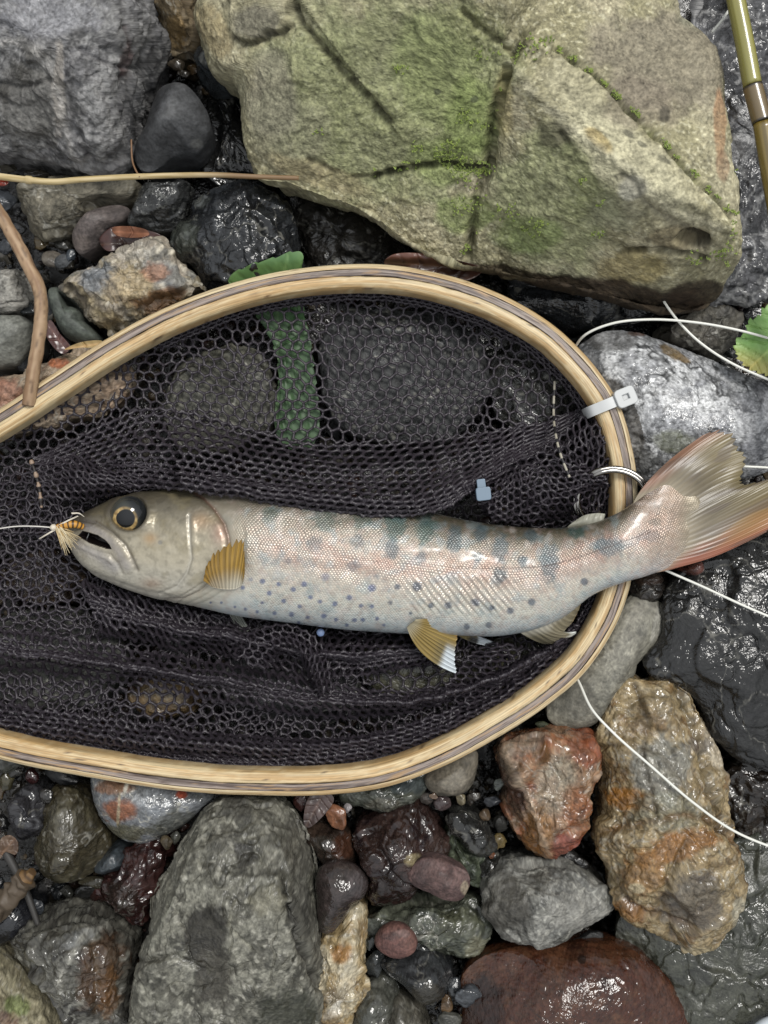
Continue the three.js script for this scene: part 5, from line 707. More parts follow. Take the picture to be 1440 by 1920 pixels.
function fishRelief(X, Y, q) {                                          // metres, outwards
  let d = 0; const g = (l, w, a) => { const e = dLine(X, Y, l)[0]; if (e < w * 3) d += a * Math.exp(-(e * e) / (w * w)); };
  if (X < 460) {
    g(G.maxilla, 4, -0.0009); g(G.lip, 4, -0.0006); g(G.preop, 3, -0.0006); g(G.gular, 4, -0.0006);
    g([[160, 986], [195, 1004], [222, 1031], [244, 1066]], 9, 0.00035); g([[363, 975], [366, 1040], [358, 1072]], 6, 0.0004); g([[150, 1020], [185, 1036], [212, 1050]], 6, 0.0006);
    const e = dLine(X, Y, G.operc)[0], ins = inPoly(X, Y, HEADPOLY); d += ins ? 0.0009 * sstep(0, 14, e) : -0.0003 * (1 - sstep(0, 14, e)); g(G.operc, 2.6, -0.0007);
    const r = Math.hypot(X - 244, Y - 963); d += 0.0016 * Math.exp(-Math.pow((r - 38) / 9, 2)) - 0.0048 * (1 - sstep(25, 35, r));
    if (inPoly(X, Y, MOUTH)) d -= 0.006 * sstep(0, 5, dLine(X, Y, MOUTH, true)[0]);
    if (ins) d += 0.0005 * fbm(X * 0.03, Y * 0.03, 3, 3) + 0.00016 * fbm(X * 0.2, Y * 0.2, 5, 3);
    for (let k = 0; k < 4; k++) g([[320 + k * 14, 1128 + k * 3], [350 + k * 15, 1112 + k * 4], [380 + k * 12, 1092 + k * 6]], 2.4, -0.0003);
  } else {
    const m = sstep(745, 800, X) * (1 - sstep(930, 985, X)) * sstep(1072, 1090, Y) * (1 - sstep(1142, 1160, Y));
    if (m > 0) d += m * 0.00042 * Math.sin(((X - Y * 0.8) / 1.28 + 2 * noise(X * 0.03, Y * 0.03, 2)) * 6.283 / 10.5);
    const w = sstep(640, 700, X) * (1 - sstep(1000, 1100, X)); d += 0.0004 * w * noise(X * 0.012 - Y * 0.01, Y * 0.02, 2);
    d += 0.0005 * fbm(X * 0.012, Y * 0.02, 9, 2) + 0.00012 * noise(X * 0.035, Y * 0.035, 1) + 0.00005 * noise(X * 0.09, Y * 0.09, 2);
    const dl = dLine(X, Y, LATERAL)[0]; if (dl < 8) d -= 0.00008 * Math.exp(-dl * dl / 5);
  }
  return d;
}
{
  // scales: height and tone of each, from the same lattice
  const W = 2048, H = 1024, PU = 5.6, PV = 4.6;
  const lattice = (u, v) => {                                            // pixels along and round the body -> [height, tone]
    let best = -1, tone = 0; const r0 = Math.round(v / PV);
    for (let r = r0 - 1; r <= r0 + 1; r++) { const off = (r & 1) * 0.5, c0 = Math.round(u / PU - off); for (let c = c0 - 1; c <= c0 + 1; c++) { const du = (u - (c + off) * PU) / PU, dv = (v - r * PV) / PV, rr2 = du * du * 1.5 + dv * dv * 0.95, h = 1 - rr2 * 1.6 + 0.35 * du; if (h > best) { best = h; tone = PERM[(PERM[c & 255] + (r & 255)) & 511] / 255; } } }
    return [clamp(best), tone];
  };
  const scaleBump = new Uint8Array(0);
  const cache = new Float32Array(W * H * 2);
  for (let y = 0; y < H; y++) for (let x = 0; x < W; x++) { const U1 = x / W * 1400, V1 = y / H * 700, [h, t] = lattice(U1 + 5 * noise(U1 * 0.03, V1 * 0.03, 6) + 1.2 * noise(U1 * 0.11, V1 * 0.11, 26), V1 + 5 * noise(U1 * 0.03, V1 * 0.03, 16) + 1.2 * noise(U1 * 0.11, V1 * 0.11, 36)), o = (y * W + x) * 2; cache[o] = h; cache[o + 1] = t; }
  const mask = (x) => sstep(0.215, 0.26, x / W) * (1 - 0.75 * sstep(0.8, 0.86, x / W));
  const bump = tex(W, H, (x, y) => { const o = (y * W + x) * 2, k = mask(x); return 0.5 + (cache[o] - 0.6) * 0.5 * k + (1 - k) * 0.12 * noise(x * 0.08, y * 0.08, 4); });
  const map = tex(W, H, (x, y) => { const o = (y * W + x) * 2, k = mask(x); const t = cache[o + 1], v = 0.93 + k * (0.2 * (t - 0.5) - 0.17 * (1 - sstep(0.1, 0.6, cache[o]))) + 0.06 * noise(x * 0.05, y * 0.05, 9), h = k * 0.06 * ((t * 7.3) % 1 - 0.5); return [v + h, v - 0.3 * h, v - h]; });
  const rough = tex(W, H, (x, y) => { const o = (y * W + x) * 2, k = mask(x); return 0.72 + 0.25 * k * (cache[o + 1] - 0.5) + 0.22 * fbm(x * 0.012, y * 0.012, 4, 3) + (1 - k) * 0.22; });
  const slime = tex(1024, 512, (x, y) => { const a = fbm(x * 0.03, y * 0.045, 14, 5, 0.6); return 0.12 + 0.88 * sstep(-0.05, 0.22, a) * (x / 1024 < 0.24 ? 0.55 : 1 - 0.7 * sstep(0.76, 0.84, x / 1024)); });
  const NU = 860, NV = 190, NB = 46, M = NV + NB, pos = [], idx = [], uv = [];
  let along = 0, prev = null; const qs = [];
  for (let i = 0; i <= NU; i++) {
    const t0 = i / NU, t = lerp(t0, Math.pow(t0, 1.25), 0.7), s = fishAt(t), U = P(s.U.x, s.U.y, s.h), L = P(s.L.x, s.L.y, s.h), mid = [(s.U.x + s.L.x) / 2, (s.U.y + s.L.y) / 2];
    if (prev) along += Math.hypot(mid[0] - prev[0], mid[1] - prev[1]); prev = mid;
    const dep = Math.hypot(s.U.x - s.L.x, s.U.y - s.L.y);
    for (let k = 0; k < M; k++) {
      const w = k < NV ? -Math.PI / 2 + k / (NV - 1) * Math.PI : Math.PI / 2 + (k - NV + 1) / (NB + 1) * Math.PI, q = Math.sin(w), cw = Math.cos(w), f = (q + 1) / 2;
      const y = s.h + s.T * Math.sign(cw) * Math.pow(Math.abs(cw), lerp(0.86, 2, sstep(1190, 1290, mid[0]))) * (cw < 0 ? 0.75 : 1);
      pos.push(lerp(U.x, L.x, f), y, lerp(U.z, L.z, f)); qs.push(q, cw < -0.05 ? 1 : 0); uv.push(along / 1400, 0.5 + w * dep * 0.56 / 700);
      if (i < NU) { const a = i * M + k, b = i * M + (k + 1) % M; idx.push(a, b, a + M, b, b + M, a + M); }
    }
  }
  for (const i of [0, NU]) { const o = i * M, n = pos.length / 3; let x = 0, y = 0, z = 0; for (let k = 0; k < M; k++) { x += pos[(o + k) * 3] / M; y += pos[(o + k) * 3 + 1] / M; z += pos[(o + k) * 3 + 2] / M; } pos.push(x, y, z); qs.push(0, 0); uv.push(uv[o * 2], 0.5); for (let k = 0; k < M; k++) i ? idx.push(n, o + k, o + (k + 1) % M) : idx.push(n, o + (k + 1) % M, o + k); }
  const g0 = geo(pos, idx), p = g0.attributes.position.array, nn = g0.attributes.normal.array, col = new Float32Array(p.length);
  for (let i = 0; i < p.length / 3; i++) {
    const [X, Y] = toPx(p[i * 3], p[i * 3 + 1], p[i * 3 + 2]), q = qs[i * 2], und = qs[i * 2 + 1];
    if (!und) { const d = fishRelief(X, Y, q) * clamp(1.4 - Math.abs(q)); for (let r = 0; r < 3; r++) p[i * 3 + r] += nn[i * 3 + r] * d; }
    const c = fishColour(X, Y, q, und); col[i * 3] = c[0]; col[i * 3 + 1] = c[1]; col[i * 3 + 2] = c[2];
  }
  const m = new THREE.MeshPhysicalMaterial({ color: new THREE.Color().setRGB(0.9, 0.9, 0.89), vertexColors: true, map, bumpMap: bump, bumpScale: 0.00045, roughness: 0.42, roughnessMap: rough, metalness: 0.3, clearcoat: 0.75, clearcoatMap: slime, clearcoatRoughness: 0.14 });
  mesh('body', geo(p, idx, col, uv), m, fish);
}
// eye
{
  const g = new THREE.SphereGeometry(1, 120, 90), p = g.attributes.position, col = [], c = P(244, 964, 0.0362), R = 35 * KPX * (HC - 0.036);
  for (let i = 0; i < p.count; i++) {
    let x = p.getX(i), y = p.getY(i), z = p.getZ(i); x *= R; z *= R * 0.98; y *= R * 0.86;
    // the lens bulges towards the lower left
    p.setXYZ(i, x, y + (y > 0 ? 0.00012 * x / R - 0.0002 * z / R : 0), z);
    const [X, Y] = toPx(c.x + x, c.y + y, c.z + z), d = Math.hypot(X - 236, (Y - 972) * 0.98), w = Math.atan2(Y - 972, X - 236), n = 0.25 * fbm(Math.cos(w) * 3, Math.sin(w) * 3, d * 0.1, 3);
    let k = S('#3a3c38'); k = mix3(k, S('#202224'), sstep(-5, 14, X - 246 - (Y - 960) * 0.6)); k = mix3(k, S('#6b675c'), 0.6 * sstep(30, 36, Math.hypot(X - 244, Y - 963)));
    const ring = sstep(16.5, 18, d) * (1 - sstep(21 + 3 * Math.cos(w - 2.3), 25 + 9 * n + 2 * Math.cos(w - 2.3), d)); k = mix3(k, mix3(S('#d2b478'), S('#8c7046'), sstep(-0.1, 0.12, n)), ring * (0.9 - 0.5 * sstep(0.2, 1, -Math.cos(w - 2.2)))); if (Math.hypot((X - 236 + (X < 236 ? 0 : 0)) * (X < 236 ? 0.92 : 1.04), (Y - 972) * 1.03) < 17) k = S('#07090d');
    col.push(...k);
  }
  g.setAttribute('color', new THREE.BufferAttribute(new Float32Array(col), 3)); g.computeVertexNormals();
  const o = mesh('eye', g, new THREE.MeshPhysicalMaterial({ vertexColors: true, roughness: 0.3, specularIntensity: 0.02, clearcoat: 1, clearcoatRoughness: 0.02 }), fish); o.position.copy(c); o.userData.label = 'round eye with a gold ring round its black pupil';
}
// fins: rays of three points each [x, y, height], colour by place across (u) and out (v)
function fin(name, rays, colour, o = {}) {
  const n = o.n ?? 90, m = o.m ?? 60, thick = o.thick ?? 0.0004, curves = [0, 1, 2].map((k) => new THREE.CatmullRomCurve3(rays.map((r) => { const q = P(...r[k]); return q; }), false, 'centripetal'));
  const pos = [], idx = [], col = [], nr = o.rays ?? 12, a = new THREE.Vector3(), S1 = rr(0, 99), top = [];
  for (let i = 0; i <= n; i++) {
    const u = i / n, A = curves[0].getPoint(u), B = curves[1].getPoint(u), D = curves[2].getPoint(u), fr = Math.abs(((u * nr) % 1) - 0.5) * 2, rag = 1 - (o.rag ?? 0.05) * (0.5 + 0.5 * noise(u * nr * 0.9, S1, 1) + 0.5 * fr);
    for (let j = 0; j <= m; j++) {
      const v = j / m * rag, w0 = (1 - v) * (1 - v), w1 = 2 * v * (1 - v), w2 = v * v, bx = 2 * B.x - 0.5 * (A.x + D.x), by = 2 * B.y - 0.5 * (A.y + D.y), bz = 2 * B.z - 0.5 * (A.z + D.z);
      const ph = 1.6 * noise(u * 6, v * 1.5, S1 + 7), rid = (o.ridge ?? 0.00025) * (0.6 + 0.8 * noise(u * 9, v * 3, S1 + 2)) * Math.sin(u * nr * 6.283 + ph) + (o.ridge ?? 0.00025) * 0.6 * sstep(0.3, 0.7, v) * Math.sin(u * nr * 12.566) + (o.wave ?? 0.0006) * v * noise(u * 5, v * 2, S1);
      top.push([w0 * A.x + w1 * bx + w2 * D.x, w0 * A.y + w1 * by + w2 * D.y + rid * Math.min(1, v * 5), w0 * A.z + w1 * bz + w2 * D.z]);
      col.push(...colour(u, j / m, Math.sin(u * nr * 6.283 + ph), Math.sin(u * nr * 12.566 + ph * 1.7)));
    }
  }
  for (const side of [1, -1]) for (const t of top) pos.push(t[0], t[1] + side * thick / 2, t[2]);
  const N1 = (n + 1) * (m + 1), full = [...col, ...col];
  for (const s of [0, 1]) for (let i = 0; i < n; i++) for (let j = 0; j < m; j++) { const k = s * N1 + i * (m + 1) + j; s ? idx.push(k, k + 1, k + m + 1, k + 1, k + m + 2, k + m + 1) : idx.push(k, k + m + 1, k + 1, k + 1, k + m + 1, k + m + 2); }
  const rim = []; for (let i = 0; i <= n; i++) rim.push(i * (m + 1)); for (let j = 1; j <= m; j++) rim.push(n * (m + 1) + j); for (let i = n - 1; i >= 0; i--) rim.push(i * (m + 1) + m); for (let j = m - 1; j > 0; j--) rim.push(j);
  for (let i = 0; i < rim.length; i++) { const A = rim[i], B = rim[(i + 1) % rim.length]; idx.push(A, B, A + N1, B, B + N1, A + N1); }
  const g = geo(pos, idx, full);
  // make sure the upper sheet faces up
  if (g.attributes.normal.getY(Math.floor(N1 / 2)) < 0) { const ix = g.index.array; for (let i = 0; i < ix.length; i += 3) { const t = ix[i]; ix[i] = ix[i + 1]; ix[i + 1] = t; } g.computeVertexNormals(); }
  return mesh(name, g, o.mat ?? finMat, fish);
}
const finMat = new THREE.MeshPhysicalMaterial({ vertexColors: true, roughness: 0.45, clearcoat: 0.3, clearcoatRoughness: 0.24 });
seed(19);
const rayTone = (c, r, k = 0.18) => c.map((x) => x * (1 + k * r));
fin('pectoral_fin', [[[396, 1100, 0.0455], [386, 1092, 0.049], [377, 1088, 0.050]], [[404, 1102, 0.0455], [392, 1070, 0.051], [391, 1048, 0.053]], [[415, 1104, 0.0455], [406, 1060, 0.052], [409, 1022, 0.055]], [[428, 1105, 0.0455], [428, 1052, 0.053], [434, 1008, 0.056]], [[441, 1104, 0.0455], [448, 1048, 0.053], [457, 995, 0.056]], [[450, 1100, 0.0455], [457, 1062, 0.051], [459, 1030, 0.053]], [[453, 1098, 0.0455], [458, 1080, 0.049], [459, 1068, 0.050]]],
  (u, v, r) => rayTone(mix3(mix3(S('#b8b2a0'), S('#9a7a34'), sstep(0.05, 0.5, v)), S('#7a5c22'), sstep(0.75, 0.15, u) * 0.5 + 0.25 * sstep(0.85, 1, v)), r, 0.3), { rays: 13, rag: 0.24, ridge: 0.0004, wave: 0.0014 });
fin('pelvic_fin', [[[763, 1176, 0.0395], [796, 1229, 0.0320], [859, 1264, 0.0240]], [[766, 1173, 0.0405], [805, 1212, 0.0340], [857, 1246, 0.0260]], [[769, 1170, 0.0415], [812, 1198, 0.0360], [856, 1222, 0.0290]], [[773, 1167, 0.0425], [816, 1182, 0.0370], [860, 1196, 0.0310]], [[777, 1164, 0.0435], [815, 1168, 0.0390], [858, 1174, 0.0330]], [[780, 1161, 0.0435], [812, 1160, 0.0400], [848, 1160, 0.0340]]],
  (u, v, r, r2) => { let c = mix3(S('#a39a80'), S('#86713a'), sstep(0, 0.3, v)); c = mix3(c, S('#5c5844'), 0.5 * sstep(0.55, 0.72, v) * (1 - sstep(0.35, 0.55, u))); c = mix3(c, S('#c3cbd0'), sstep(0.74, 0.86, v + 0.1 * (0.3 - u)) * (1 - sstep(0.3, 0.52, u))); c = mix3(c, S('#a8762e'), 0.6 * sstep(0.92, 1, v) * sstep(0.5, 0.7, u)); return rayTone(c, r, 0.22); }, { rays: 13, rag: 0.04 });
fin('pelvic_fin', [[[852, 1187, 0.020], [888, 1205, 0.018], [926, 1211, 0.0175]], [[854, 1184, 0.021], [890, 1200, 0.019], [929, 1207, 0.018]], [[857, 1182, 0.022], [890, 1192, 0.020], [924, 1203, 0.0185]], [[860, 1180, 0.023], [880, 1186, 0.021], [898, 1193, 0.0195]]],
  (u, v, r) => { let c = mix3(S('#7a6a34'), S('#262420'), sstep(0.25, 0.45, v) * (1 - sstep(0.4, 0.8, u))); c = mix3(c, S('#c6ced4'), sstep(0.55, 0.66, v)); return rayTone(c, r, 0.15); }, { rays: 7, rag: 0.03, n: 50 });
fin('anal_fin', [[[975, 1186, 0.0310], [1000, 1200, 0.0260], [1020, 1208, 0.0220]], [[1000, 1180, 0.0330], [1022, 1196, 0.0280], [1048, 1206, 0.0230]], [[1020, 1172, 0.0340], [1045, 1190, 0.0290], [1084, 1184, 0.0250]], [[1032, 1164, 0.0350], [1045, 1178, 0.0310], [1060, 1184, 0.0270]], [[1050, 1152, 0.0360], [1062, 1164, 0.0320], [1074, 1166, 0.0280]], [[1070, 1138, 0.0370], [1078, 1144, 0.0340], [1084, 1146, 0.0300]], [[1088, 1122, 0.0380], [1089, 1124, 0.0360], [1091, 1127, 0.0330]]],
  (u, v, r) => { let c = mix3(S('#aaa596'), S('#77705c'), sstep(0, 0.4, v)); c = mix3(c, S('#cdd0cc'), sstep(0.8, 0.95, v) * sstep(0.2, 0.34, u) * (1 - sstep(0.4, 0.5, u))); c = mix3(c, S('#b09468'), 0.6 * sstep(0.9, 1, v) * sstep(0.6, 0.7, u)); return rayTone(c, r, 0.2); }, { rays: 12, rag: 0.05 });
fin('adipose_fin', [[[1062, 990, 0.034], [1068, 984, 0.035], [1076, 978, 0.035]], [[1090, 987, 0.036], [1092, 976, 0.037], [1096, 966, 0.036]], [[1110, 984, 0.038], [1114, 970, 0.038], [1118, 962, 0.037]], [[1130, 978, 0.039], [1134, 968, 0.039], [1134, 963, 0.038]]],
  (u, v, r) => mix3(S('#7c7a6c'), S('#a3a294'), v), { rays: 6, ridge: 0.0001, n: 40, m: 20, rag: 0.02 });
fin('dorsal_fin', [[[690, 942, 0.028], [720, 944, 0.029], [760, 952, 0.030]], [[720, 946, 0.028], [760, 950, 0.030], [806, 944, 0.033]], [[750, 950, 0.028], [790, 952, 0.031], [826, 950, 0.033]], [[780, 956, 0.028], [805, 957, 0.031], [830, 957, 0.032]]],
  (u, v, r) => rayTone(mix3(S('#6d685c'), S('#c9cccb'), sstep(0.7, 0.9, v)), r, 0.15), { rays: 8, n: 40, m: 30 });
fin('pectoral_fin', [[[428, 1148, 0.018], [438, 1166, 0.017], [450, 1185, 0.0165]], [[438, 1148, 0.018], [450, 1166, 0.017], [462, 1186, 0.0165]], [[450, 1149, 0.018], [460, 1166, 0.017], [471, 1183, 0.0165]]], (u, v, r) => rayTone(S('#6d7068'), r, 0.3), { rays: 5, n: 30, m: 20 });
fin('tail_fin', [
  [[1186, 946, 0.0432], [1236, 880, 0.0432], [1338, 803, 0.0405]], [[1200, 946, 0.0432], [1270, 866, 0.044], [1362, 803, 0.0405]], [[1228, 934, 0.0432], [1300, 868, 0.044], [1384, 815, 0.040]], [[1240, 944, 0.0432], [1318, 880, 0.044], [1400, 843, 0.040]], [[1250, 956, 0.0432], [1330, 898, 0.0435], [1404, 866, 0.0395]],
  [[1256, 968, 0.0432], [1332, 920, 0.043], [1392, 896, 0.039]], [[1260, 980, 0.0432], [1335, 934, 0.043], [1396, 905, 0.039]], [[1262, 990, 0.0432], [1346, 946, 0.043], [1450, 893, 0.039]], [[1262, 1004, 0.0432], [1356, 960, 0.043], [1490, 888, 0.039]], [[1260, 1020, 0.0432], [1360, 984, 0.043], [1510, 912, 0.039]],
  [[1254, 1036, 0.0432], [1352, 1010, 0.043], [1508, 936, 0.039]], [[1226, 1052, 0.0432], [1336, 1032, 0.043], [1490, 962, 0.039]], [[1214, 1066, 0.0432], [1318, 1050, 0.0425], [1450, 992, 0.039]], [[1196, 1078, 0.0432], [1305, 1054, 0.042], [1436, 998, 0.039]]],
  (u, v, r, r2) => {
    let c = mix3(S('#8d826d'), S('#675d49'), sstep(0.1, 0.45, v)); { const n = 1 + 0.45 * fbm(u * 40, v * 5, 3, 4, 0.6); c = c.map((x) => x * n); } c = mix3(c, S('#736539'), 0.6 * sstep(0.4, 0.9, v)); c = mix3(c, S('#8f6553'), 0.75 * (1 - sstep(0.04, 0.16, u)) * sstep(0.1, 0.3, v)); c = mix3(c, S('#94543f'), 0.8 * sstep(0.68, 0.88, u + 0.06 * noise(u * 20, v * 6, 2)) * sstep(0.12, 0.35, v)); c = mix3(c, S('#a3753c'), 0.5 * sstep(0.62, 0.75, u) * (1 - sstep(0.8, 0.9, u)) * sstep(0.4, 0.8, v));
    c = mix3(c, S('#4f4738'), 0.4 * Math.exp(-Math.pow((u - 0.47) / 0.07, 2)) * sstep(0.1, 0.4, v)); c = mix3(c, S('#574c44'), 0.5 * sstep(0.1, 0.3, noise(u * 14, v * 3, 3)) * sstep(0.2, 0.5, v));
    return rayTone(rayTone(c, r, 0.05), r2, 0.08 * v);
  }, { rays: 27, n: 280, m: 110, rag: 0.09, ridge: 0.00008, wave: 0.003, thick: 0.0006 });
// ---------------------------------------------------------------- fly, lines, ties, ring, rod, twigs, leaves
seed(23);
const pts = (l) => l.map((p) => P(...p));
// fly in the fish's lip
{
  const fly = thing('fishing_fly', 'small artificial fly with pale hackle and amber body hooked in the lip of the trout', 'fishing fly');
  const thread = new THREE.MeshPhysicalMaterial({ vertexColors: true, roughness: 0.5 });
  mesh('body', tube(pts([[106, 989, 0.0365], [122, 985, 0.0375], [140, 983, 0.037], [156, 988, 0.035]]), (t) => 0.00125 + 0.0004 * Math.sin(t * 3.14), 60, 12, (t) => (Math.sin(t * 44) > 0.35 ? S('#4a3418') : S('#c08a34'))), thread, fly);
  mesh('head', tube(pts([[94, 990, 0.037], [100, 989, 0.037], [108, 989, 0.037]]), (t) => 0.0006 + 0.0009 * Math.sin(t * 3.14), 16, 10, () => S('#cfc6b4')), thread, fly);
  mesh('hook', tube(pts([[92, 990, 0.0366], [150, 989, 0.0352], [166, 998, 0.034], [163, 1010, 0.0335]]), 0.00028, 40, 6, () => S('#8d8d8d')), new THREE.MeshStandardMaterial({ vertexColors: true, metalness: 0.8, roughness: 0.35 }), fly);
  const bars = []; const barb = (a, c) => bars.push(tube(pts(a), (t) => 0.00022 * (1 - 0.75 * t) + 0.00004, 8, 4, () => c));
  for (let i = 0; i < 46; i++) { const w = rr(0.25, 1.45), l = rr(26, 50), x = rr(104, 116), y = rr(986, 994), h = rr(0.0365, 0.0385); barb([[x, y, h], [x + Math.cos(w) * l * 0.5, y + Math.sin(w) * l * 0.5, h + 0.0016], [x + Math.cos(w) * l * (0.9 + rr(0, 0.15)), y + Math.sin(w) * l * 1.05, h + rr(-0.001, 0.001)]], mix3(S('#d8cdb0'), S('#b79c68'), rnd())); }
  for (const a of [[[104, 992, 0.037], [90, 1000, 0.0375], [73, 1010, 0.037]], [[108, 986, 0.038], [126, 976, 0.039], [146, 967, 0.0385]], [[134, 962, 0.0385], [148, 962, 0.039], [157, 968, 0.0385]]]) { barb(a, S('#d5cdbd')); barb(a.map(([x, y, h]) => [x + 1, y + 1, h]), S('#d5cdbd')); }
  const k = mesh('hackle', mergeGeometries(bars), thread, fly); k.userData.kind = 'stuff'; k.userData.label = 'cream feather barbs';
  const t = mesh('leader_line', tube(pts([[-80, 1002, 0.032], [-20, 994, 0.034], [30, 987, 0.036], [70, 987, 0.037], [96, 989, 0.037]]), 0.00028, 50, 6), new THREE.MeshPhysicalMaterial({ color: C('#d8d4cc'), roughness: 0.25 }));
  tag(t, 'thin pale leader line running left from the fly', 'fishing line');
}
// white fly line
{
  const m = new THREE.MeshPhysicalMaterial({ color: new THREE.Color().setRGB(0.62, 0.62, 0.57), roughness: 0.4, clearcoat: 0.3, clearcoatRoughness: 0.3 }), g = thing('fly_line', 'white fly line running over and under the stones at the right', 'fishing line');
  for (const a of [
    [[1060, 700, 0.012], [1078, 652, 0.021], [1100, 626, 0.030], [1150, 606, 0.034], [1220, 599, 0.035], [1300, 604, 0.036], [1380, 618, 0.036], [1480, 645, 0.036]],
    [[1232, 540, 0.022], [1243, 562, 0.028], [1270, 600, 0.033], [1310, 640, 0.034], [1370, 680, 0.036], [1490, 732, 0.036]],
    [[1380, 874, 0.033], [1402, 875, 0.034], [1440, 877, 0.034], [1500, 884, 0.034]],
    [[1230, 1060, 0.034], [1250, 1070, 0.034], [1320, 1101, 0.033], [1400, 1138, 0.032], [1500, 1180, 0.032]],
    [[1060, 1240, 0.016], [1084, 1276, 0.025], [1110, 1330, 0.036], [1150, 1374, 0.040], [1220, 1436, 0.041], [1300, 1505, 0.041], [1380, 1560, 0.038], [1500, 1608, 0.034]],
    [[1335, 60, 0.05], [1352, 40, 0.052], [1366, 20, 0.05]]]) mesh('line_strand', tube(pts(a), 0.00056, 80, 10), m, g);
  const b = mesh('fly_line', tube(pts([[1400, 1960, 0.022], [1434, 1926, 0.024], [1480, 1912, 0.022]]), 0.0034, 30, 12), new THREE.MeshPhysicalMaterial({ color: C('#cdd4da'), roughness: 0.5 })); tag(b, 'pale thick cord end in the extreme lower right corner', 'cord');
}
// nylon cable ties
{
  const m = new THREE.MeshPhysicalMaterial({ color: new THREE.Color().setRGB(0.40, 0.41, 0.41), roughness: 0.35, clearcoat: 0.3, clearcoatRoughness: 0.2 });
  const box = (w, h, d, r) => { const s = new THREE.Shape(); const x = w / 2, y = d / 2; s.moveTo(-x + r, -y); s.lineTo(x - r, -y); s.quadraticCurveTo(x, -y, x, -y + r); s.lineTo(x, y - r); s.quadraticCurveTo(x, y, x - r, y); s.lineTo(-x + r, y); s.quadraticCurveTo(-x, y, -x, y - r); s.lineTo(-x, -y + r); s.quadraticCurveTo(-x, -y, -x + r, -y); return s; };
  const solid = (s, h, hole) => { if (hole) s.holes.push(hole); const g = new THREE.ExtrudeGeometry(s, { depth: h, bevelEnabled: true, bevelThickness: 0.0004, bevelSize: 0.0004, bevelSegments: 3, curveSegments: 6 }); g.rotateX(Math.PI / 2); g.translate(0, h / 2, 0); return g; };
  const t = thing('cable_tie', 'translucent white cable tie wrapped round the right side of the hoop', 'cable tie');
  const c = P(1140, 758, 0.0315), d = P(1181, 741, 0.0315).sub(P(1098, 775, 0.0315)).normalize(), turn = -Math.atan2(d.z, d.x);
  t.position.copy(c); t.rotation.y = turn;
  // strap: a band round the hoop's section
  const sec = [[0.0063, 0.0006], [0.0035, 0.0014], [0, 0.0017], [-0.004, 0.0014], [-0.0075, 0.0004], [-0.0092, -0.002], [-0.0095, -0.007], [-0.0085, -0.0125], [-0.004, -0.0145], [0.002, -0.0145], [0.0062, -0.0125], [0.0075, -0.007], [0.0072, -0.001]], P0 = [], I0 = [], hw = 0.0024, th = 0.0011;
  const cc = new THREE.CatmullRomCurve3(sec.map(([x, y]) => new THREE.Vector3(x, y, 0)), true), K = 90;
  for (let i = 0; i <= K; i++) { const p = cc.getPoint(i / K), q = cc.getTangent(i / K), nx = -q.y, ny = q.x; for (const [s, z] of [[0, -hw], [0, hw], [1, hw], [1, -hw]]) P0.push(p.x + nx * th * s, p.y + ny * th * s, z); if (i < K) for (let k = 0; k < 4; k++) { const a = i * 4 + k, b = i * 4 + (k + 1) % 4; I0.push(a, a + 4, b, b, a + 4, b + 4); } }
  mesh('strap', geo(P0, I0).toNonIndexed(), m, t).geometry.computeVertexNormals();
  const hd = mesh('head', solid(box(0.0084, 0.004, 0.0074, 0.0018), 0.0038, box(0.0036, 1, 0.0030, 0.0004)), m, t); hd.position.set(0.0078, 0.0006, 0);
  const in1 = mesh('latch', solid(box(0.0030, 0.004, 0.0024, 0.0003), 0.0026), m, t); in1.position.set(0.0078, -0.0002, 0);
  const m2 = new THREE.MeshPhysicalMaterial({ color: C('#6f8192'), roughness: 0.35 });
  const t2 = thing('cable_tie', 'cut white cable tie head lying in the black netting above the back of the trout', 'cable tie');
  const c2 = P(906, 926, 0.0345); t2.position.copy(c2); t2.rotation.y = 0.12; t2.scale.setScalar(0.76);
  mesh('head', solid(box(0.0076, 0.004, 0.0068, 0.0012), 0.0042), m2, t2); const s2 = mesh('strap', solid(box(0.0042, 0.002, 0.006, 0.0006), 0.0011), m2, t2); s2.position.set(-0.0005, 0.0002, -0.0052);
}
// split ring
{
  const m = new THREE.MeshStandardMaterial({ color: 0x8d8a86, metalness: 1, roughness: 0.18 }), l = [];
  for (let i = 0; i <= 90; i++) { const w = 2.0 * Math.PI * (i / 90) * 1.95 + 2.7, R = 86 - (i / 90) * 13, tilt = 0.0345 - 0.006 * Math.max(0, -Math.cos(w)) - 0.004 * Math.max(0, Math.sin(w)); l.push([1150 + R * 0.85 * Math.cos(w), 938 + R * 0.72 * Math.sin(w), (Math.sin(w) < 0 ? lerp(0.0345, 0.027, sstep(0.4, 1, -Math.cos(w))) : lerp(0.027, 0.024, Math.sin(w))) + 0.0004 * (i / 90)]); }
  tag(mesh('split_ring', tube(pts(l), 0.00115, 240, 10), m), 'shiny steel split ring crossing the hoop beside the tail', 'ring');
}
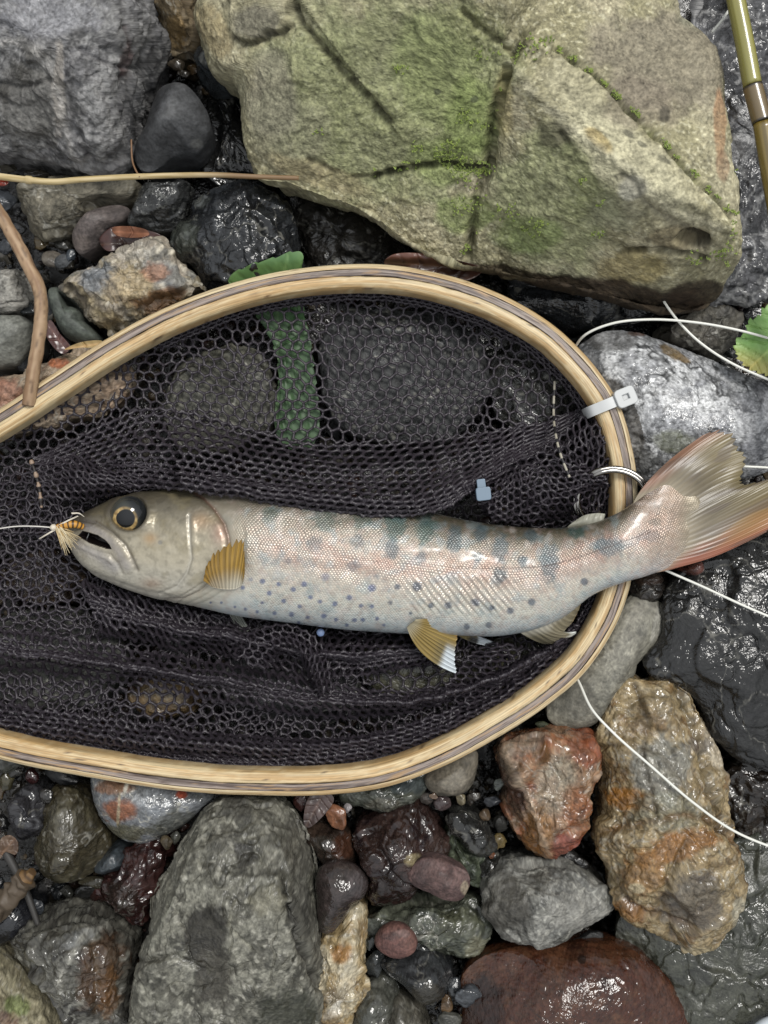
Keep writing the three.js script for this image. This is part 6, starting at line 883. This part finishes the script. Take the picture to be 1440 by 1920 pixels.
// marked threads lying in the netting
{
  const m = new THREE.MeshPhysicalMaterial({ vertexColors: true, roughness: 0.5 });
  const stripe = (n, a, b) => (t) => (Math.sin(t * n + 2.5 * noise(t * 7, n, 1)) + 0.5 * noise(t * 9, 3, n) > -0.1 ? a : b);
  tag(mesh('marker_thread', tube(pts([[1040, 715, 0.0165], [1038, 770, 0.018], [1042, 815, 0.030], [1052, 855, 0.035], [1068, 895, 0.036]]), 0.00055, 120, 8, stripe(52, S('#a39d8e'), S('#1c1a1d'))), m), 'black and white flecked thread lying in the net near the split ring', 'thread');
  tag(mesh('marker_thread', tube(pts([[58, 862, 0.030], [68, 892, 0.029], [74, 918, 0.028], [78, 952, 0.027]]), (t) => 0.0006 + 0.0005 * Math.max(0, Math.sin(t * 24)), 90, 8, stripe(26, S('#8f7a68'), S('#2a2422'))), m), 'tan and black knotted thread in the net left of the trout', 'thread');
  const b = mesh('bead', new THREE.SphereGeometry(0.0018, 20, 14), new THREE.MeshPhysicalMaterial({ color: C('#7b8fb5'), roughness: 0.4 })); b.position.copy(P(601, 1186, 0.024)); b.scale.y = 0.6; tag(b, 'small pale blue bead in the netting under the belly', 'bead');
}
// bamboo rod at the top right
{
  const rod = thing('fishing_rod', 'glossy olive bamboo rod leaning past the mossy slab at the top right', 'fishing rod');
  const m = new THREE.MeshPhysicalMaterial({ vertexColors: true, roughness: 0.35, clearcoat: 0.8, clearcoatRoughness: 0.1 });
  const h = 0.062, line = [[1310, -360], [1366, -80], [1380, 0], [1396, 80], [1411, 161]], node = [[1411, 161], [1420, 195], [1429, 229]], low = [[1429, 229], [1447, 340], [1470, 470], [1500, 640], [1570, 1000]];
  const cane = (a, c0, c1) => (t, w, p) => mix3(c0, c1, sstep(-0.3, 0.4, fbm(p.x * 30, w * 3, p.z * 12 + a, 3)));
  mesh('upper_cane', tube(pts(line.map(([x, y]) => [x, y, h])), 0.0037, 40, 28, cane(1, S('#7f7a3c'), S('#98934f'))), m, rod);
  mesh('ferrule_wrap', tube(pts(node.map(([x, y]) => [x, y, h])), 0.0039, 24, 28, (t) => (t < 0.05 || t > 0.95 ? S('#2f271a') : S('#6b5a3a'))), m, rod);
  mesh('lower_cane', tube(pts(low.map(([x, y], i) => [x, y, h - i * 0.003])), 0.0037, 40, 28, cane(3, S('#836f2e'), S('#5f4f22'))), m, rod);
}
// stalks, twigs, sticks
{
  const m = new THREE.MeshPhysicalMaterial({ vertexColors: true, roughness: 0.6, bumpMap: fineTex, bumpScale: 0.0002 });
  tag(mesh('straw_stalk', tube(pts([[-60, 322, 0.040], [0, 331, 0.040], [50, 337, 0.040], [100, 341, 0.040], [150, 337, 0.040], [260, 331, 0.040], [400, 328, 0.040], [470, 331, 0.039], [560, 334, 0.036]]), (t) => 0.00155 * (1 - 0.35 * t) * (Math.abs(t - 0.26) < 0.012 ? 1.25 : 1), 140, 12, (t, w, p) => mix3(mix3(S('#a8925f'), S('#c9b78e'), sstep(-0.3, 0.3, fbm(p.x * 60, w * 2, 3, 3))), S('#6d4f35'), sstep(0.62, 0.85, t) * 0.85)), m), 'dry straw stalk lying across the stones at the upper left', 'stalk');
  tag(mesh('curved_twig', tube(pts([[-40, 340, 0.032], [0, 402, 0.033], [28, 450, 0.034], [54, 500, 0.035], [74, 545, 0.036], [77, 590, 0.036], [72, 640, 0.035], [62, 700, 0.033], [54, 760, 0.030]]), (t) => 0.00285 * (1 + 0.12 * noise(t * 14, 2, 2)), 160, 18, (t, w, p) => { const k = fbm(p.x * 120, w * 1.5, p.z * 30, 4); return mix3(mix3(S('#86694e'), S('#ad9274'), sstep(-0.25, 0.3, k)), S('#5f4a38'), 0.8 * sstep(0.02, 0.3, fbm(Math.cos(w) * 2.5, Math.sin(w) * 2.5, t * 9, 4, 0.7))); }, 0.12), m), 'bent brown twig standing out at the left edge', 'twig');
  const st = thing('broken_stick', 'short rotten stick with a broken orange end at the lower left edge', 'stick');
  mesh('bark', tube(pts([[-60, 1752, 0.020], [0, 1702, 0.023], [30, 1668, 0.026], [50, 1646, 0.028]]), (t, w) => 0.0050 * (1 + 0.22 * noise(t * 9, w * 1.3, 2) - 0.1 * t), 120, 36, (t, w, p) => { const k = ridged(p.x * 160, p.y * 160, p.z * 160, 3); return mix3(S('#17120d'), S('#4d4133'), sstep(-0.1, 0.7, k)); }, 0.4), m, st);
  mesh('broken_end', tube(pts([[48, 1648, 0.0275], [56, 1640, 0.0285], [61, 1634, 0.029]]), (t) => 0.0036 * (1 - 0.5 * t), 20, 22, (t, w, p) => mix3(S('#3f2d1b'), S('#6d5230'), sstep(-0.2, 0.3, noise(p.x * 500, p.z * 500, 2))), 0.5), m, st);
  tag(mesh('dark_twig', tube(pts([[4, 1585, 0.012], [26, 1625, 0.013], [50, 1675, 0.014], [72, 1735, 0.015]]), (t) => 0.0022 - 0.0009 * t, 60, 10, () => S('#33312f')), m), 'thin black twig passing under the broken stick', 'twig');
  tag(mesh('thin_stem', tube(pts([[246, 262, 0.034], [248, 300, 0.036], [254, 318, 0.039], [262, 332, 0.041]]), 0.0004, 30, 6, () => S('#7d5f45')), m), 'hair thin brown stem above the straw stalk', 'stem');
}
// leaves: an outline with a midrib; y gives its height, edge a second tone by place
function leaf(name, label, line, mid, hgt, c0, c1, edge, o = {}) {
  const L = curve2(line, 220, true), out = L.map(([x, y], i) => { const a = L[(i + 218) % 220], b = L[(i + 2) % 220], dx = b[0] - a[0], dy = b[1] - a[1], l = Math.hypot(dx, dy) || 1, k = (o.tooth ?? 0) * ((i % 8) / 8 - 0.5); return [x + dy / l * k, y - dx / l * k]; });
  const cx = out.reduce((s, p) => s + p[0], 0) / out.length, cy = out.reduce((s, p) => s + p[1], 0) / out.length, R = 26, pos = [], idx = [], col = [], n = out.length;
  for (const side of [1, -1]) {
    const base = pos.length / 3;
    for (let r = 0; r <= R; r++) for (let i = 0; i < n; i++) {
      const x = lerp(cx, out[i][0], r / R), y = lerp(cy, out[i][1], r / R), [d, t] = dLine(x, y, mid), v = Math.abs(((d * 0.55 + t * (o.len ?? 300)) / (o.vein ?? 34)) % 1 - 0.5) * 2;
      const h = hgt(x, y) + 0.0009 * (1 - Math.exp(-d / 12)) - 0.0006 * sstep(0.8, 1, v) + 0.0004 * noise(x * 0.08, y * 0.08, 2) + side * 0.00015;
      const p = P(x, y, h); pos.push(p.x, p.y, p.z);
      let c = mix3(S(c0), S(c1), sstep(-0.3, 0.3, fbm(x * 0.03, y * 0.03, 4, 4))); c = mix3(c, edge(x, y)[0], edge(x, y)[1]); c = mix3(c, [c[0] * 1.6 + 0.02, c[1] * 1.4 + 0.02, c[2] * 1.5 + 0.01], 0.7 * Math.exp(-d * d / 6) + 0.25 * sstep(0.85, 1, v)); col.push(...c);
      if (r < R) { const a = base + r * n + i, b = base + r * n + (i + 1) % n; side > 0 ? idx.push(a, b, a + n, b, b + n, a + n) : idx.push(a, a + n, b, b, a + n, b + n); }
    }
  }
  const off = (R + 1) * n; for (let i = 0; i < n; i++) { const a = R * n + i, b = R * n + (i + 1) % n; idx.push(a, b, a + off, b, b + off, a + off); }
  const g = geo(pos, idx, col);
  return tag(mesh(name, g, new THREE.MeshPhysicalMaterial({ vertexColors: true, roughness: o.rough ?? 0.5 })), label, 'leaf');
}
leaf('green_leaf', 'long green serrated leaf passing under the top of the hoop into the net', [[427, 524], [460, 500], [510, 484], [564, 472], [566, 520], [570, 580], [584, 650], [594, 730], [600, 800], [584, 838], [548, 842], [522, 826], [514, 780], [522, 720], [516, 660], [492, 610], [460, 565]], [[540, 480], [520, 560], [522, 660], [518, 800]], (x, y) => y < 545 ? 0.0165 + 0.010 * sstep(545, 475, y) + 0.004 * sstep(500, 430, x) : 0.0165 - 0.009 * sstep(545, 610, y), '#4d7040', '#5d8049', (x, y) => [S('#2c4a2a'), 0.78 * sstep(545, 590, y)], { tooth: 4, len: 330, vein: 30 });  // darker from the hoop inwards: shade of hoop and netting painted in
leaf('green_leaf', 'pale green scalloped leaf with a yellowing edge at the right side', [[1378, 662], [1380, 638], [1398, 622], [1402, 602], [1422, 592], [1434, 574], [1480, 570], [1510, 620], [1500, 690], [1440, 704], [1402, 690]], [[1395, 700], [1430, 668], [1500, 600]], (x, y) => 0.030 + 0.004 * sstep(1380, 1440, x), '#6d9a4c', '#86ad62', (x, y) => [S('#b3a45c'), 0.75 * sstep(650, 695, y + 0.25 * (1440 - x))], { tooth: 7, len: 160, vein: 26 });
leaf('dead_leaf', 'wet red brown dead leaf in the shadow between the slab and the hoop', [[720, 492], [735, 478], [780, 474], [850, 486], [905, 505], [880, 525], [800, 520], [740, 508]], [[725, 492], [800, 496], [900, 508]], (x, y) => 0.0215 + 0.004 * sstep(505, 478, y), '#2c1a14', '#40281f', (x, y) => [S('#7d5040'), 0.5 * sstep(490, 478, y)], { len: 160, rough: 0.3 });
leaf('dead_leaf', 'curled orange brown dead leaf beside the mauve brown stone', [[210, 428], [240, 424], [276, 432], [280, 440], [250, 446], [216, 440]], [[212, 434], [278, 438]], (x, y) => 0.026 + 0.002 * Math.sin(x * 0.12), '#5a3624', '#7d5138', () => [S('#8a5434'), 0], { len: 60, rough: 0.75 });
leaf('dead_leaf', 'dark red wet dead leaf under the curled orange brown one', [[186, 450], [205, 428], [222, 424], [300, 440], [312, 456], [290, 470], [240, 466], [200, 470]], [[190, 458], [308, 452]], (x, y) => 0.019 + 0.001 * Math.sin(x * 0.1), '#33201e', '#472c28', () => [S('#613a34'), 0], { len: 90, rough: 0.3 });
leaf('dead_leaf', 'dark veined dead leaf fragment below the hoop beside the bright orange pebble', [[576, 1500], [590, 1484], [620, 1488], [626, 1500], [606, 1530], [578, 1552], [570, 1545]], [[572, 1552], [592, 1516], [606, 1486]], (x, y) => 0.0165 + 0.001 * noise(x * 0.05, y * 0.05, 2), '#3d3230', '#544643', () => [S('#3d3230'), 0], { len: 70, rough: 0.35, vein: 14 });
leaf('dead_leaf', 'narrow brown wet dead leaf between the curved twig and the dark green grey stone', [[84, 612], [94, 600], [112, 625], [132, 652], [118, 664], [92, 640]], [[88, 606], [126, 658]], (x, y) => 0.020, '#4a3230', '#5f4542', () => [S('#5f4542'), 0], { len: 60, rough: 0.25 });
leaf('dead_leaf', 'thin tan leaf strip on the orange and pink rock', [[120, 656], [150, 642], [192, 640], [190, 650], [150, 652]], [[122, 654], [190, 644]], (x, y) => 0.024, '#8a7448', '#a08a5c', () => [S('#8a7448'), 0], { len: 60 });
leaf('dead_leaf', 'pale brown leaf scrap beside the dark twig at the lower left', [[2, 1572], [20, 1566], [34, 1580], [30, 1602], [10, 1598], [0, 1610]], [[4, 1600], [28, 1572]], (x, y) => 0.016 + 0.0012 * noise(x * 0.1, y * 0.1, 1), '#4d3b30', '#63503f', () => [S('#4d3b30'), 0], { len: 30 });
renderer.render(scene, camera);
